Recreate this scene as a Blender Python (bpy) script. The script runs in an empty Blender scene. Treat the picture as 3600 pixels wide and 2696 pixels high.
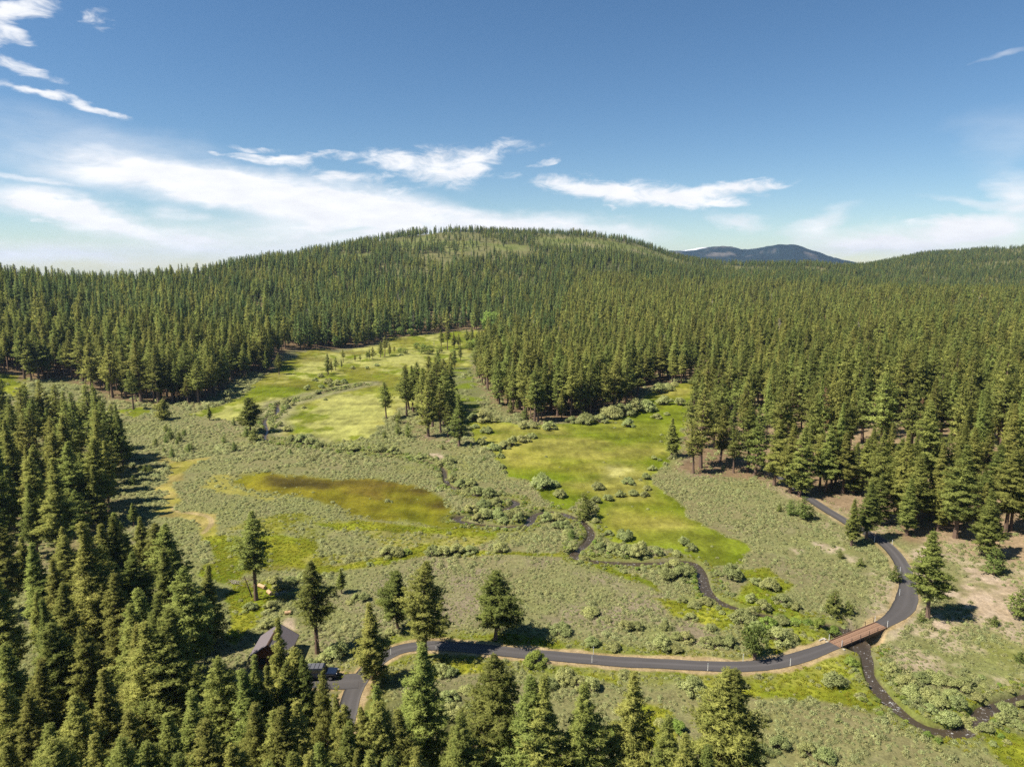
import bpy, math, random
import numpy as np
from mathutils import Vector

# ------------------------------------------------------------------ scene, camera, light
scene = bpy.context.scene
COL = scene.collection
H = 70.0                       # camera height above the meadow
PITCH = math.radians(9.93)
FPX = 2400.0                   # focal length in photo pixels (photo 3600 x 2696)
cam_d = bpy.data.cameras.new('camera'); cam_d.sensor_width = 36.0; cam_d.lens = 24.0
cam_d.clip_start = 0.5; cam_d.clip_end = 60000
cam = bpy.data.objects.new('camera', cam_d); COL.objects.link(cam)
cam.location = (0, 0, H); cam.rotation_euler = (math.pi/2 - PITCH, 0, 0)
scene.camera = cam
SUN_EL = math.radians(53); SUN_DIR = (-0.95, -0.31)   # horizontal direction towards the sun
sd = bpy.data.lights.new('sun', 'SUN'); sd.energy = 4.3; sd.angle = math.radians(0.5); sd.color = (1.0, 0.935, 0.82)
sun = bpy.data.objects.new('sun', sd); COL.objects.link(sun)
_l = Vector((-SUN_DIR[0]*math.cos(SUN_EL), -SUN_DIR[1]*math.cos(SUN_EL), -math.sin(SUN_EL)))
sun.rotation_euler = _l.to_track_quat('-Z', 'Y').to_euler(); sun.location = (-60, -20, 200)
scene.view_settings.view_transform = 'Standard'; scene.view_settings.look = 'None'
scene.view_settings.exposure = 1.0; scene.view_settings.gamma = 1.0
scene.cycles.max_bounces = 5; scene.cycles.diffuse_bounces = 4; scene.cycles.glossy_bounces = 2
scene.cycles.transmission_bounces = 3; scene.cycles.transparent_max_bounces = 4; scene.cycles.volume_bounces = 0
scene.cycles.use_denoising = False
scene.cycles.sample_clamp_indirect = 4

def pix_dir(u, v):
    r = (np.asarray(u, float)-1800)/FPX; d = (np.asarray(v, float)-1348)/FPX
    c, s = math.cos(PITCH), math.sin(PITCH)
    v3 = np.stack([r, c - d*s, -s - d*c], -1)
    return v3/np.linalg.norm(v3, axis=-1, keepdims=True)
def to_pix(x, y, z):
    x, y, z = np.asarray(x, float), np.asarray(y, float), np.asarray(z, float)
    c, s = math.cos(PITCH), math.sin(PITCH); dz = H - z
    zo = y*c + dz*s
    return 1800 + FPX*x/zo, 1348 + FPX*(dz*c - y*s)/zo, zo
def azel(u, v):
    d = pix_dir(u, v); return math.atan2(d[0], d[1]), math.asin(d[2])

# ---- world: Nishita sky with procedural clouds laid out by azimuth and elevation
def make_world():
    w = bpy.data.worlds.new('World'); scene.world = w; w.use_nodes = True
    nt = w.node_tree; N = nt.nodes; L = nt.links; N.clear()
    out = N.new('ShaderNodeOutputWorld'); bg = N.new('ShaderNodeBackground')
    sky = N.new('ShaderNodeTexSky'); sky.sky_type = 'NISHITA'; sky.sun_disc = False
    sky.sun_elevation = SUN_EL; sky.sun_rotation = math.atan2(SUN_DIR[0], SUN_DIR[1])
    sky.altitude = 1200; sky.air_density = 1.0; sky.dust_density = 0.0; sky.ozone_density = 2.5
    tc = N.new('ShaderNodeTexCoord'); sep = N.new('ShaderNodeSeparateXYZ'); L.new(tc.outputs['Generated'], sep.inputs[0])
    def m(op, a, b=None, c=None, clamp=False):
        n = N.new('ShaderNodeMath'); n.operation = op; n.use_clamp = clamp
        for i, q in enumerate((a, b, c)):
            if q is None: continue
            if isinstance(q, (int, float)): n.inputs[i].default_value = q
            else: L.new(q, n.inputs[i])
        return n.outputs[0]
    az = m('ARCTAN2', sep.outputs[0], sep.outputs[1]); el = m('ARCSINE', sep.outputs[2])
    cmb = N.new('ShaderNodeCombineXYZ'); L.new(az, cmb.inputs[0]); L.new(el, cmb.inputs[1])
    P = cmb.outputs[0]
    def noise(scale_xy, detail, rough, seed, dist=0.0):
        mp = N.new('ShaderNodeMapping'); mp.inputs['Scale'].default_value = (scale_xy[0], scale_xy[1], 1)
        mp.inputs['Location'].default_value = (seed*3.1, seed*1.7, seed)
        L.new(P, mp.inputs[0]); n = N.new('ShaderNodeTexNoise'); n.inputs['Scale'].default_value = 1
        n.inputs['Detail'].default_value = detail; n.inputs['Roughness'].default_value = rough; n.inputs['Distortion'].default_value = dist
        L.new(mp.outputs[0], n.inputs['Vector']); return n
    wn = noise((9, 22), 4, 0.6, 2.3)
    va = N.new('ShaderNodeVectorMath'); va.operation = 'SUBTRACT'; L.new(wn.outputs['Color'], va.inputs[0]); va.inputs[1].default_value = (.5, .5, .5)
    vs = N.new('ShaderNodeVectorMath'); vs.operation = 'MULTIPLY'; L.new(va.outputs[0], vs.inputs[0]); vs.inputs[1].default_value = (.13, .045, 0)
    vp = N.new('ShaderNodeVectorMath'); vp.operation = 'ADD'; L.new(P, vp.inputs[0]); L.new(vs.outputs[0], vp.inputs[1])
    WP = vp.outputs[0]
    k = 1.6275
    def blobs(lst):
        tot = None
        for (u, v, hw, hh, rot, amp) in lst:
            a0, e0 = azel(u*k, v*k)
            mp = N.new('ShaderNodeMapping'); mp.vector_type = 'TEXTURE'; L.new(WP, mp.inputs[0])
            mp.inputs['Location'].default_value = (a0, e0, 0); mp.inputs['Rotation'].default_value = (0, 0, -math.radians(rot))
            f = abs(azel((u+hw)*k, v*k)[0]-a0); g = abs(azel(u*k, (v+hh)*k)[1]-e0)
            mp.inputs['Scale'].default_value = (f, g, 1)
            ln = N.new('ShaderNodeVectorMath'); ln.operation = 'LENGTH'; L.new(mp.outputs[0], ln.inputs[0])
            mr = N.new('ShaderNodeMapRange'); mr.interpolation_type = 'SMOOTHSTEP'
            mr.inputs[1].default_value = 1.45; mr.inputs[2].default_value = 0.1; mr.inputs[3].default_value = 0; mr.inputs[4].default_value = amp
            L.new(ln.outputs['Value'], mr.inputs[0])
            tot = mr.outputs[0] if tot is None else m('ADD', tot, mr.outputs[0])
        return tot
    soft = blobs([(330, 395, 260, 46, 4, .9), (620, 425, 260, 46, 7, 1.0), (900, 470, 230, 45, 8, .9), (1180, 485, 190, 28, 5, .8),
        (80, 440, 150, 30, 12, .9), (200, 475, 130, 28, 8, .6), (480, 530, 260, 34, 5, .75), (100, 545, 190, 26, 0, .6), (390, 470, 70, 16, 5, .5),
        (700, 500, 200, 34, 3, .7), (20, 385, 120, 8, 8, .5), (1380, 505, 90, 20, 8, .45), (1610, 482, 55, 18, 22, .5), (1760, 490, 90, 24, -24, .6), (1830, 525, 150, 30, 0, .6),
        (2010, 515, 210, 34, 0, .75), (2150, 490, 120, 26, -3, .75), (2190, 425, 60, 55, -60, .7), (2090, 440, 110, 12, 10, .35),
        (150, 560, 330, 18, 0, .30), (330, 505, 120, 12, 8, .3), (1950, 545, 260, 18, 0, .35), (300, 340, 300, 60, 8, .28), (2170, 300, 110, 70, 0, .14), (2160, 128, 60, 8, -5, .3)])
    sharp = blobs([(560, 333, 52, 13, 5, .9), (625, 347, 70, 18, 4, .95), (840, 345, 80, 24, 3, 1.0), (965, 362, 100, 42, -4, 1.1), (1040, 352, 55, 32, -10, .9),
        (760, 388, 100, 20, 4, .85), (872, 418, 50, 9, -6, .8), (1110, 318, 60, 12, 0, .6), (1172, 345, 34, 9, -10, .75), (470, 324, 36, 7, 0, .6), (555, 311, 56, 7, 2, .7),
        (705, 330, 46, 9, 0, .6), (1270, 408, 100, 27, 8, 1.1), (1400, 420, 170, 33, 3, 1.2), (1530, 425, 130, 24, -4, 1.0), (1640, 405, 90, 11, -4, .8), (1600, 436, 70, 8, -5, .7),
        (1298, 448, 10, 5, 0, .7), (40, 10, 100, 34, -8, 1.2), (20, 62, 48, 46, 30, 1.0), (60, 152, 105, 14, 7, .9), (50, 195, 95, 15, 4, 1.0), (140, 213, 80, 12, 12, .75),
        (225, 240, 58, 9, 6, .85), (237, 47, 24, 20, -40, .62), (118, 491, 18, 6, 0, .6), (860, 380, 40, 10, 0, .5), (1960, 478, 50, 10, 5, .5), (2080, 476, 110, 14, 0, .6), (1120, 380, 30, 8, 0, .5)])
    n1 = noise((14, 50), 9, .62, 5.0, .6); n2 = noise((22, 60), 10, .68, 8.0, .7)
    s1 = m('ADD', soft, m('MULTIPLY', m('SUBTRACT', n1.outputs[0], .5), m('MULTIPLY', soft, 1.7)))
    s1 = m('MULTIPLY', s1, 1.12, clamp=True)
    s2 = m('ADD', sharp, m('MULTIPLY', m('SUBTRACT', n2.outputs[0], .50), 2.7))
    mr = N.new('ShaderNodeMapRange'); mr.interpolation_type = 'SMOOTHSTEP'
    mr.inputs[1].default_value = .05; mr.inputs[2].default_value = 1.45; L.new(s2, mr.inputs[0])
    gate = N.new('ShaderNodeMapRange'); gate.inputs[1].default_value = .05; gate.inputs[2].default_value = .3; L.new(sharp, gate.inputs[0])
    s2 = m('MULTIPLY', mr.outputs[0], gate.outputs[0])
    cov = m('SUBTRACT', 1.0, m('MULTIPLY', m('SUBTRACT', 1.0, s1), m('SUBTRACT', 1.0, s2)), clamp=True)
    # cloud brightness: thicker parts slightly greyer below
    n3 = noise((20, 60), 5, .55, 11.0)
    cr = N.new('ShaderNodeMix'); cr.data_type = 'RGBA'
    cr.inputs[6].default_value = (3.2, 3.3, 3.5, 1); cr.inputs[7].default_value = (4.6, 4.6, 4.65, 1)
    L.new(n3.outputs[0], cr.inputs[0])
    mx = N.new('ShaderNodeMix'); mx.data_type = 'RGBA'; L.new(cov, mx.inputs[0])
    hs = N.new('ShaderNodeHueSaturation'); hs.inputs['Saturation'].default_value = 1.16; hs.inputs['Value'].default_value = .44; L.new(sky.outputs[0], hs.inputs['Color'])
    tn = N.new('ShaderNodeVectorMath'); tn.operation = 'MULTIPLY'; L.new(hs.outputs[0], tn.inputs[0]); tn.inputs[1].default_value = (.975, 1.0, .985); L.new(tn.outputs[0], mx.inputs[6]); L.new(cr.outputs[2], mx.inputs[7])
    L.new(mx.outputs[2], bg.inputs[0]); bg.inputs[1].default_value = 0.13
    L.new(bg.outputs[0], out.inputs[0])
    w.cycles.sampling_method = 'MANUAL'; w.cycles.sample_map_resolution = 512
make_world()

# ------------------------------------------------------------------ noise
def _hash(ix, iy, s):
    h = (ix.astype(np.int64)*374761393 + iy.astype(np.int64)*668265263 + s*974711) & 0xFFFFFFFF
    h = ((h ^ (h >> 13))*1274126177) & 0xFFFFFFFF
    h = h ^ (h >> 16)
    return (h & 0xFFFF)/65535.0
def vnoise(x, y, s=0):
    ix = np.floor(x); iy = np.floor(y); fx = x-ix; fy = y-iy
    fx = fx*fx*(3-2*fx); fy = fy*fy*(3-2*fy); ix = ix.astype(np.int64); iy = iy.astype(np.int64)
    a = _hash(ix, iy, s); b = _hash(ix+1, iy, s); c = _hash(ix, iy+1, s); d = _hash(ix+1, iy+1, s)
    return (a*(1-fx)+b*fx)*(1-fy)+(c*(1-fx)+d*fx)*fy
def fbm(x, y, sc, o=4, s=0, g=0.5):
    t = 0; a = 1; n = 0; x = x/sc; y = y/sc
    for i in range(o):
        t = t + a*(vnoise(x, y, s+i*17)-.5); n += a; a *= g; x = x*2.03+3.7; y = y*2.03-1.3
    return t/n*2
def sstep(a, b, x):
    t = np.clip((x-a)/(b-a), 0, 1); return t*t*(3-2*t)

# ------------------------------------------------------------------ terrain height
def u2b(u): return math.atan((u-1800)/FPX*0.985)
# photo u of the bearing: (distance, ground height) knots read off the skyline and the valley edge
PROF = [(-1500, [(330, 0), (560, 26), (800, 52)]), (-600, [(380, 0), (560, 24), (740, 54)]), (0, [(430, 0), (570, 20), (720, 49)]), (300, [(430, 0), (600, 18), (800, 38)]),
    (600, [(420, 0), (650, 18), (950, 45)]), (900, [(480, 0), (750, 24), (1100, 70)]), (1200, [(610, 0), (900, 36), (1300, 102)]),
    (1400, [(650, 0), (1000, 48), (1400, 124)]), (1600, [(660, 0), (1030, 52), (1480, 140)]), (1800, [(650, 1), (1050, 52), (1520, 139)]),
    (2000, [(600, 1), (1080, 50), (1550, 137)]), (2200, [(580, 1), (1100, 46), (1600, 123)]), (2400, [(560, 2), (1050, 34), (1650, 73)]),
    (2600, [(500, 2), (1000, 26), (1700, 62)]), (2800, [(450, 2), (1000, 24), (1750, 65)]), (3000, [(400, 2), (1000, 23), (1800, 57)]),
    (3150, [(380, 2), (1000, 24), (1500, 30), (2350, 90)]), (3300, [(350, 2), (1000, 24), (1400, 26), (2450, 103)]), (3600, [(330, 2), (1000, 24), (1400, 24), (2600, 124)]),
    (4400, [(300, 2), (1000, 26), (1400, 30), (2700, 150)]), (5600, [(300, 2), (1000, 30), (2700, 120)])]
NB, NR = 241, 500
TB = np.linspace(-1.3, 1.3, NB); TR = np.linspace(0, 4200, NR)
def _build_table():
    us = [u2b(p[0]) for p in PROF]; rows = []
    for u, kn in PROF:
        d = [0, kn[0][0]] + [q[0] for q in kn[1:]] + [kn[-1][0]*1.12, kn[-1][0]*1.6, 9000]
        zl = kn[-1][1]
        z = [0, kn[0][1]] + [q[1] for q in kn[1:]] + [zl*.97, zl*.45, zl*.3]
        rows.append(np.interp(TR, d, z))
    rows = np.array(rows); out = np.empty((NB, NR))
    for j in range(NR): out[:, j] = np.interp(TB, us, rows[:, j])
    def sm(a, n, ax):
        k = np.hanning(n+2)[1:-1]; k /= k.sum(); pad = [(0, 0), (0, 0)]; pad[ax] = (n//2, n//2)
        return np.apply_along_axis(lambda q: np.convolve(q, k, 'valid'), ax, np.pad(a, pad, mode='edge'))
    return sm(sm(out, 13, 1), 9, 0)
TZ = _build_table()
def base_h(x, y):
    x = np.asarray(x, float); y = np.asarray(y, float)
    D = np.hypot(x, y); b = np.arctan2(x, y)
    front = sstep(1.75, 1.25, np.abs(b))
    fb = np.clip((b-TB[0])/(TB[1]-TB[0]), 0, NB-1.001); fr = np.clip(D/(TR[1]-TR[0]), 0, NR-1.001)
    i = fb.astype(int); j = fr.astype(int); fb -= i; fr -= j
    z = (TZ[i, j]*(1-fr)+TZ[i, j+1]*fr)*(1-fb)+(TZ[i+1, j]*(1-fr)+TZ[i+1, j+1]*fr)*fb
    z = z*front + (1-front)*sstep(300, 1500, D)*40
    hill = np.clip(z/25, 0, 1)
    z = z + hill*fbm(x, y, 230, 4, 5)*7*np.clip(z/60, .2, 1) + fbm(x, y, 45, 3, 9)*.35 + fbm(x, y, 9, 2, 3)*.10
    z = z - sstep(2200, 4500, D)*70
    z = z + sstep(80, 170, x)*sstep(60, 120, y)*3.5*sstep(500, 250, D)      # the sandy bank rises on the right
    return z

# ------------------------------------------------------------------ photo lines on the ground
def at(u, v, fn=base_h):
    """points where the sight lines through photo pixels meet the ground"""
    u = np.atleast_1d(np.asarray(u, float)); v = np.atleast_1d(np.asarray(v, float))
    d = pix_dir(u, v); t = np.geomspace(40, 4200, 1400)
    X = d[:, 0:1]*t; Y = d[:, 1:2]*t; Z = H + d[:, 2:3]*t
    below = Z < fn(X, Y); k = np.where(below.any(1), below.argmax(1), len(t)-1)
    r = np.arange(len(u)); k0 = np.maximum(k-1, 0)
    a = t[k0].copy(); b = t[k].copy()
    for _ in range(14):
        mth = (a+b)/2; bl = H + d[:, 2]*mth < fn(d[:, 0]*mth, d[:, 1]*mth); b = np.where(bl, mth, b); a = np.where(bl, a, mth)
    return np.stack([d[:, 0]*b, d[:, 1]*b], -1)
def atl(pts):
    p = np.array(pts, float)
    for _ in range(25):
        P = at(p[:, 0], p[:, 1]); miss = np.hypot(P[:, 0], P[:, 1]) > 4000
        if not miss.any(): break
        p[miss, 1] += 4
    return P
def smooth_line(P, step=0.8, it=3):
    P = np.asarray(P, float)
    for _ in range(it):
        Q = np.empty((2*len(P), 2)); Q[0::2] = P; Q[1:-1:2] = (P[:-1]+P[1:])/2; Q = Q[:-1]
        R = Q.copy(); R[1:-1] = .25*Q[:-2]+.5*Q[1:-1]+.25*Q[2:]; P = R
    s = np.r_[0, np.cumsum(np.hypot(*np.diff(P, axis=0).T))]; n = max(2, int(s[-1]/step)); q = np.linspace(0, s[-1], n)
    return np.stack([np.interp(q, s, P[:, 0]), np.interp(q, s, P[:, 1])], -1)
def dist_line(x, y, L, pad=12):
    """distance to a polyline (inf far away) and the signed side offset"""
    d = np.full(x.shape, 1e9); sg = np.zeros(x.shape)
    lo = L.min(0)-pad; hi = L.max(0)+pad
    idx = np.where((x > lo[0]) & (x < hi[0]) & (y > lo[1]) & (y < hi[1]))[0]
    if not len(idx): return d, sg
    xs, ys = x[idx], y[idx]; dd = np.full(len(idx), 1e9); ss = np.zeros(len(idx))
    C = 24
    for c in range(0, len(L)-1, C):
        seg = L[c:c+C+1]; l2 = seg.min(0)-pad; h2 = seg.max(0)+pad
        mm = np.where((xs > l2[0]) & (xs < h2[0]) & (ys > l2[1]) & (ys < h2[1]))[0]
        if not len(mm): continue
        px, py = xs[mm], ys[mm]; bd = dd[mm]; bs = ss[mm]
        for (ax, ay), (bx, by) in zip(seg[:-1], seg[1:]):
            ex, ey = bx-ax, by-ay; l = ex*ex+ey*ey+1e-9
            t = np.clip(((px-ax)*ex+(py-ay)*ey)/l, 0, 1); qx = px-ax-t*ex; qy = py-ay-t*ey
            q = np.hypot(qx, qy); w = q < bd; bd = np.where(w, q, bd); bs = np.where(w, np.sign(ex*(py-ay)-ey*(px-ax)), bs)
        dd[mm] = bd; ss[mm] = bs
    d[idx] = dd; sg[idx] = ss; return d, sg
def poly_sd(x, y, P, pad=10):
    """signed distance to a polygon, positive inside (clamped at -pad far outside)"""
    out = np.full(x.shape, -float(pad)); lo = P.min(0)-pad; hi = P.max(0)+pad
    idx = np.where((x > lo[0]) & (x < hi[0]) & (y > lo[1]) & (y < hi[1]))[0]
    if not len(idx): return out
    xs, ys = x[idx], y[idx]; ins = np.zeros(len(idx), bool); dm = np.full(len(idx), 1e9)
    for (ax, ay), (bx, by) in zip(P, np.roll(P, -1, 0)):
        cr = ((ay > ys) != (by > ys)) & (xs < (bx-ax)*(ys-ay)/(by-ay+1e-12)+ax); ins ^= cr
        ex, ey = bx-ax, by-ay; t = np.clip(((xs-ax)*ex+(ys-ay)*ey)/(ex*ex+ey*ey+1e-9), 0, 1)
        dm = np.minimum(dm, np.hypot(xs-ax-t*ex, ys-ay-t*ey))
    out[idx] = np.where(ins, dm, -np.minimum(dm, pad)); return out

CREEK_UP = smooth_line(atl([(1290, 1349), (1257, 1354), (1200, 1366), (1144, 1377), (1068, 1402), (1010, 1412), (968, 1422), (985, 1445), (950, 1467), (925, 1475), (935, 1500), (945, 1515), (922, 1538),
    (960, 1552), (1040, 1556), (1136, 1572), (1220, 1585), (1308, 1595), (1400, 1600), (1470, 1612), (1530, 1628), (1566, 1645), (1562, 1680), (1576, 1704), (1604, 1716),
    (1650, 1735), (1710, 1748), (1770, 1748), (1812, 1756), (1822, 1768), (1792, 1782), (1755, 1793), (1700, 1802), (1640, 1812), (1606, 1813), (1596, 1822), (1620, 1831), (1656, 1837),
    (1738, 1849), (1815, 1849), (1868, 1841), (1862, 1822), (1880, 1803), (1928, 1792), (1987, 1803), (2040, 1828), (2076, 1852), (2082, 1878), (2066, 1904), (2036, 1928), (2010, 1946), (2030, 1962),
    (2113, 1973), (2204, 1977), (2317, 1979), (2385, 1969), (2434, 1973), (2460, 1992), (2472, 2024), (2476, 2057), (2494, 2090), (2526, 2113), (2600, 2140), (2700, 2164), (2800, 2180), (2900, 2192),
    (2955, 2204), (2984, 2228), (3018, 2256), (3040, 2286), (3053, 2316), (3052, 2350), (3066, 2389), (3099, 2430), (3134, 2473), (3188, 2513), (3236, 2546), (3302, 2569), (3358, 2573), (3400, 2562),
    (3440, 2530), (3450, 2500), (3490, 2480), (3560, 2457), (3640, 2440)]), .7)
ROAD = smooth_line(atl([(2640, 1620), (2690, 1640), (2740, 1671), (2790, 1719), (2872, 1771), (2950, 1820), (3035, 1868), (3089, 1893), (3130, 1927), (3161, 1965), (3181, 2005), (3190, 2041), (3192, 2077),
    (3189, 2108), (3175, 2141), (3145, 2170), (3098, 2198), (3016, 2233), (2934, 2267), (2860, 2295), (2777, 2322), (2690, 2339), (2600, 2344), (2524, 2343), (2388, 2336), (2207, 2328), (2072, 2317), (1936, 2304),
    (1800, 2294), (1715, 2283), (1624, 2274), (1556, 2269), (1490, 2269), (1443, 2274), (1398, 2283), (1350, 2305), (1300, 2345), (1262, 2390), (1235, 2440), (1222, 2500), (1205, 2570), (1180, 2660), (1150, 2760)]), .7)
PAD = smooth_line(atl([(1262, 2392), (1200, 2398), (1130, 2392), (1060, 2388)]), .7)
BR0, BR1 = [at(*q)[0] for q in ((2934, 2267), (3098, 2198))]         # bridge ends
_bm = (BR0+BR1)/2; _bd = (BR1-BR0)/np.linalg.norm(BR1-BR0); BLEN = float(np.linalg.norm(BR1-BR0))
GAP1 = smooth_line(atl([(3136, 2160), (3175, 2130), (3194, 2090)]), .7)   # the widened bend beyond the bridge
CW = 1.05
def ground_h(x, y):
    x = np.asarray(x, float); y = np.asarray(y, float); sh = x.shape; xf, yf = x.ravel(), y.ravel()
    z = base_h(xf, yf)
    d, _ = dist_line(xf, yf, CREEK_UP, 9)
    wv = CW*(.55+.45*sstep(235, 185, yf))*(1+.12*sstep(195, 180, yf)*sstep(125, 140, yf)) + fbm(xf, yf, 6, 2, 31)*.45
    z = z - 1.25*sstep(wv+.55, wv-.75, d) + .12*sstep(3.5, 1.8, d)*sstep(.9, 1.8, d)
    a = (xf-_bm[0])*_bd[0]+(yf-_bm[1])*_bd[1]; b = -(xf-_bm[0])*_bd[1]+(yf-_bm[1])*_bd[0]
    z = z - 1.9*sstep(BLEN/2-.2, BLEN/2-3.6, np.abs(a))*sstep(5.0, 2.2, np.abs(b))*sstep(0, 6, BLEN/2+3-np.abs(a))
    return z.reshape(sh)
# ------------------------------------------------------------------ materials
def new_mat(name):
    m = bpy.data.materials.new(name); m.use_nodes = True; nt = m.node_tree; nt.nodes.clear()
    return m, nt, nt.nodes, nt.links
def principled(N, L, rough=.9, spec=.1):
    o = N.new('ShaderNodeOutputMaterial'); b = N.new('ShaderNodeBsdfPrincipled'); b.inputs['Roughness'].default_value = rough
    b.inputs['Specular IOR Level'].default_value = spec; L.new(b.outputs[0], o.inputs[0]); return b, o
def noise_tex(N, L, scale, detail=4, rough=.6, coord='Object'):
    tc = N.new('ShaderNodeTexCoord'); n = N.new('ShaderNodeTexNoise'); n.inputs['Scale'].default_value = scale
    n.inputs['Detail'].default_value = detail; n.inputs['Roughness'].default_value = rough; L.new(tc.outputs[coord], n.inputs['Vector']); return n
def mixc(N, L, fac, a, b, mode='MIX'):
    n = N.new('ShaderNodeMix'); n.data_type = 'RGBA'; n.blend_type = mode
    for i, q in ((0, fac), (6, a), (7, b)):
        if isinstance(q, (tuple, list)): n.inputs[i].default_value = (*q[:3], 1)
        elif isinstance(q, (int, float)): n.inputs[i].default_value = q
        else: L.new(q, n.inputs[i])
    return n.outputs[2]
def simple(name, col, rough=.8, spec=.2, var=.25, scale=3.0, metal=0.0, bump=0.0, coord='Object'):
    m, nt, N, L = new_mat(name); b, o = principled(N, L, rough, spec); b.inputs['Metallic'].default_value = metal
    n = noise_tex(N, L, scale, 5, .65, coord)
    lo = tuple(c*(1-var) for c in col); hi = tuple(min(1, c*(1+var)) for c in col)
    L.new(mixc(N, L, n.outputs[0], lo, hi), b.inputs['Base Color'])
    if bump:
        bp = N.new('ShaderNodeBump'); bp.inputs['Strength'].default_value = bump; bp.inputs['Distance'].default_value = .05
        L.new(n.outputs[0], bp.inputs['Height']); L.new(bp.outputs[0], b.inputs['Normal'])
    return m
def leafy(name, dark, light, trans=.3, objvar=.35, hue=.03):
    """foliage: 'tint' varies leaf by leaf, Object Random plant by plant"""
    m, nt, N, L = new_mat(name); o = N.new('ShaderNodeOutputMaterial')
    at_ = N.new('ShaderNodeAttribute'); at_.attribute_name = 'tint'
    oi = N.new('ShaderNodeObjectInfo')
    c = mixc(N, L, at_.outputs['Fac'], dark, light)
    h = N.new('ShaderNodeHueSaturation')
    def mr(a, b, src):
        q = N.new('ShaderNodeMapRange'); q.inputs[3].default_value = a; q.inputs[4].default_value = b; L.new(src, q.inputs[0]); return q.outputs[0]
    L.new(mr(1-objvar, 1+objvar, oi.outputs['Random']), h.inputs['Value'])
    mu = N.new('ShaderNodeMath'); mu.operation = 'MULTIPLY_ADD'; mu.inputs[1].default_value = 7.13; mu.inputs[2].default_value = .37; L.new(oi.outputs['Random'], mu.inputs[0])
    fr = N.new('ShaderNodeMath'); fr.operation = 'FRACT'; L.new(mu.outputs[0], fr.inputs[0])
    L.new(mr(.5-hue, .5+hue, fr.outputs[0]), h.inputs['Hue']); L.new(c, h.inputs['Color'])
    d = N.new('ShaderNodeBsdfDiffuse'); t = N.new('ShaderNodeBsdfTranslucent'); mx = N.new('ShaderNodeAddShader')
    q = N.new('ShaderNodeVectorMath'); q.operation = 'SCALE'; q.inputs['Scale'].default_value = trans; L.new(h.outputs[0], q.inputs[0])
    L.new(h.outputs[0], d.inputs[0]); L.new(q.outputs[0], t.inputs[0]); L.new(d.outputs[0], mx.inputs[0]); L.new(t.outputs[0], mx.inputs[1]); L.new(mx.outputs[0], o.inputs[0])
    return m
M = {}
M['needles'] = leafy('pine_needles', (.092, .110, .027), (.240, .248, .068), .65, .26, .020)
M['fir'] = leafy('fir_needles', (.062, .096, .033), (.158, .192, .062), .6, .28, .022)
M['young'] = leafy('young_pine_needles', (.095, .125, .032), (.190, .215, .062), .6, .2, .02)
M['willow'] = leafy('willow_leaves', (.155, .175, .062), (.325, .335, .145), .65, .18, .020)
M['aspen'] = leafy('aspen_leaves', (.125, .170, .035), (.24, .285, .07), .6, .20, .02)
M['sage'] = leafy('sage_leaves', (.200, .207, .088), (.318, .328, .155), .5, .20, .015)
M['grasstuft'] = leafy('grass_blades', (.150, .170, .012), (.215, .215, .030), .3, .15, .02)
M['bark'] = simple('pine_bark', (.160, .108, .080), .95, .05, .45, 2.5, bump=.6)
M['stem'] = simple('willow_stems', (.16, .13, .10), .95, .05, .3, 5)
M['deadwood'] = simple('weathered_wood', (.36, .31, .27), .9, .1, .35, 4)
M['rustwood'] = simple('rusty_dead_needles', (.34, .20, .11), .95, .05, .3, 4)
M['logwood'] = simple('cut_log_wood', (.50, .33, .19), .85, .1, .3, 4)
M['plank'] = simple('bridge_planks', (.250, .152, .098), .85, .1, .4, 6, bump=.3)
M['plank_dark'] = simple('bridge_gap', (.06, .035, .025), .9, .1, .3, 6)
M['girder'] = simple('rusty_girder', (.055, .035, .028), .7, .3, .3, 3)
M['concrete'] = simple('pale_concrete', (.42, .38, .31), .9, .1, .15, 3)
M['steel'] = simple('dark_steel', (.05, .04, .035), .6, .4, .2, 5)
M['white'] = simple('white_plastic', (.85, .84, .80), .5, .3, .06, 3)
M['orange'] = simple('reflector_blue', (.15, .30, .45), .4, .4, .1, 3)
M['roof'] = simple('roof_shingles', (.150, .128, .132), .85, .15, .22, 7, bump=.3)
M['cabinwall'] = simple('cabin_wall_boards', (.150, .062, .034), .8, .15, .3, 4, bump=.2)
M['trim'] = simple('dark_wood_trim', (.06, .035, .022), .8, .1, .2, 4)
M['glass'] = simple('dark_glass', (.02, .025, .03), .08, .6, .1, 1)
M['carpaint'] = simple('navy_car_paint', (.010, .016, .035), .25, .6, .1, 2)
M['tyre'] = simple('black_rubber', (.012, .012, .012), .8, .2, .1, 5)
M['chrome'] = simple('wheel_alloy', (.35, .35, .36), .35, .5, .1, 2, metal=.8)
M['rack'] = simple('grey_roof_panel', (.10, .10, .11), .5, .4, .1, 2)
M['lamp_red'] = simple('red_lens', (.35, .02, .02), .3, .5, .1, 2)
M['lamp_clear'] = simple('clear_lens', (.7, .7, .68), .2, .6, .05, 2)

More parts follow.
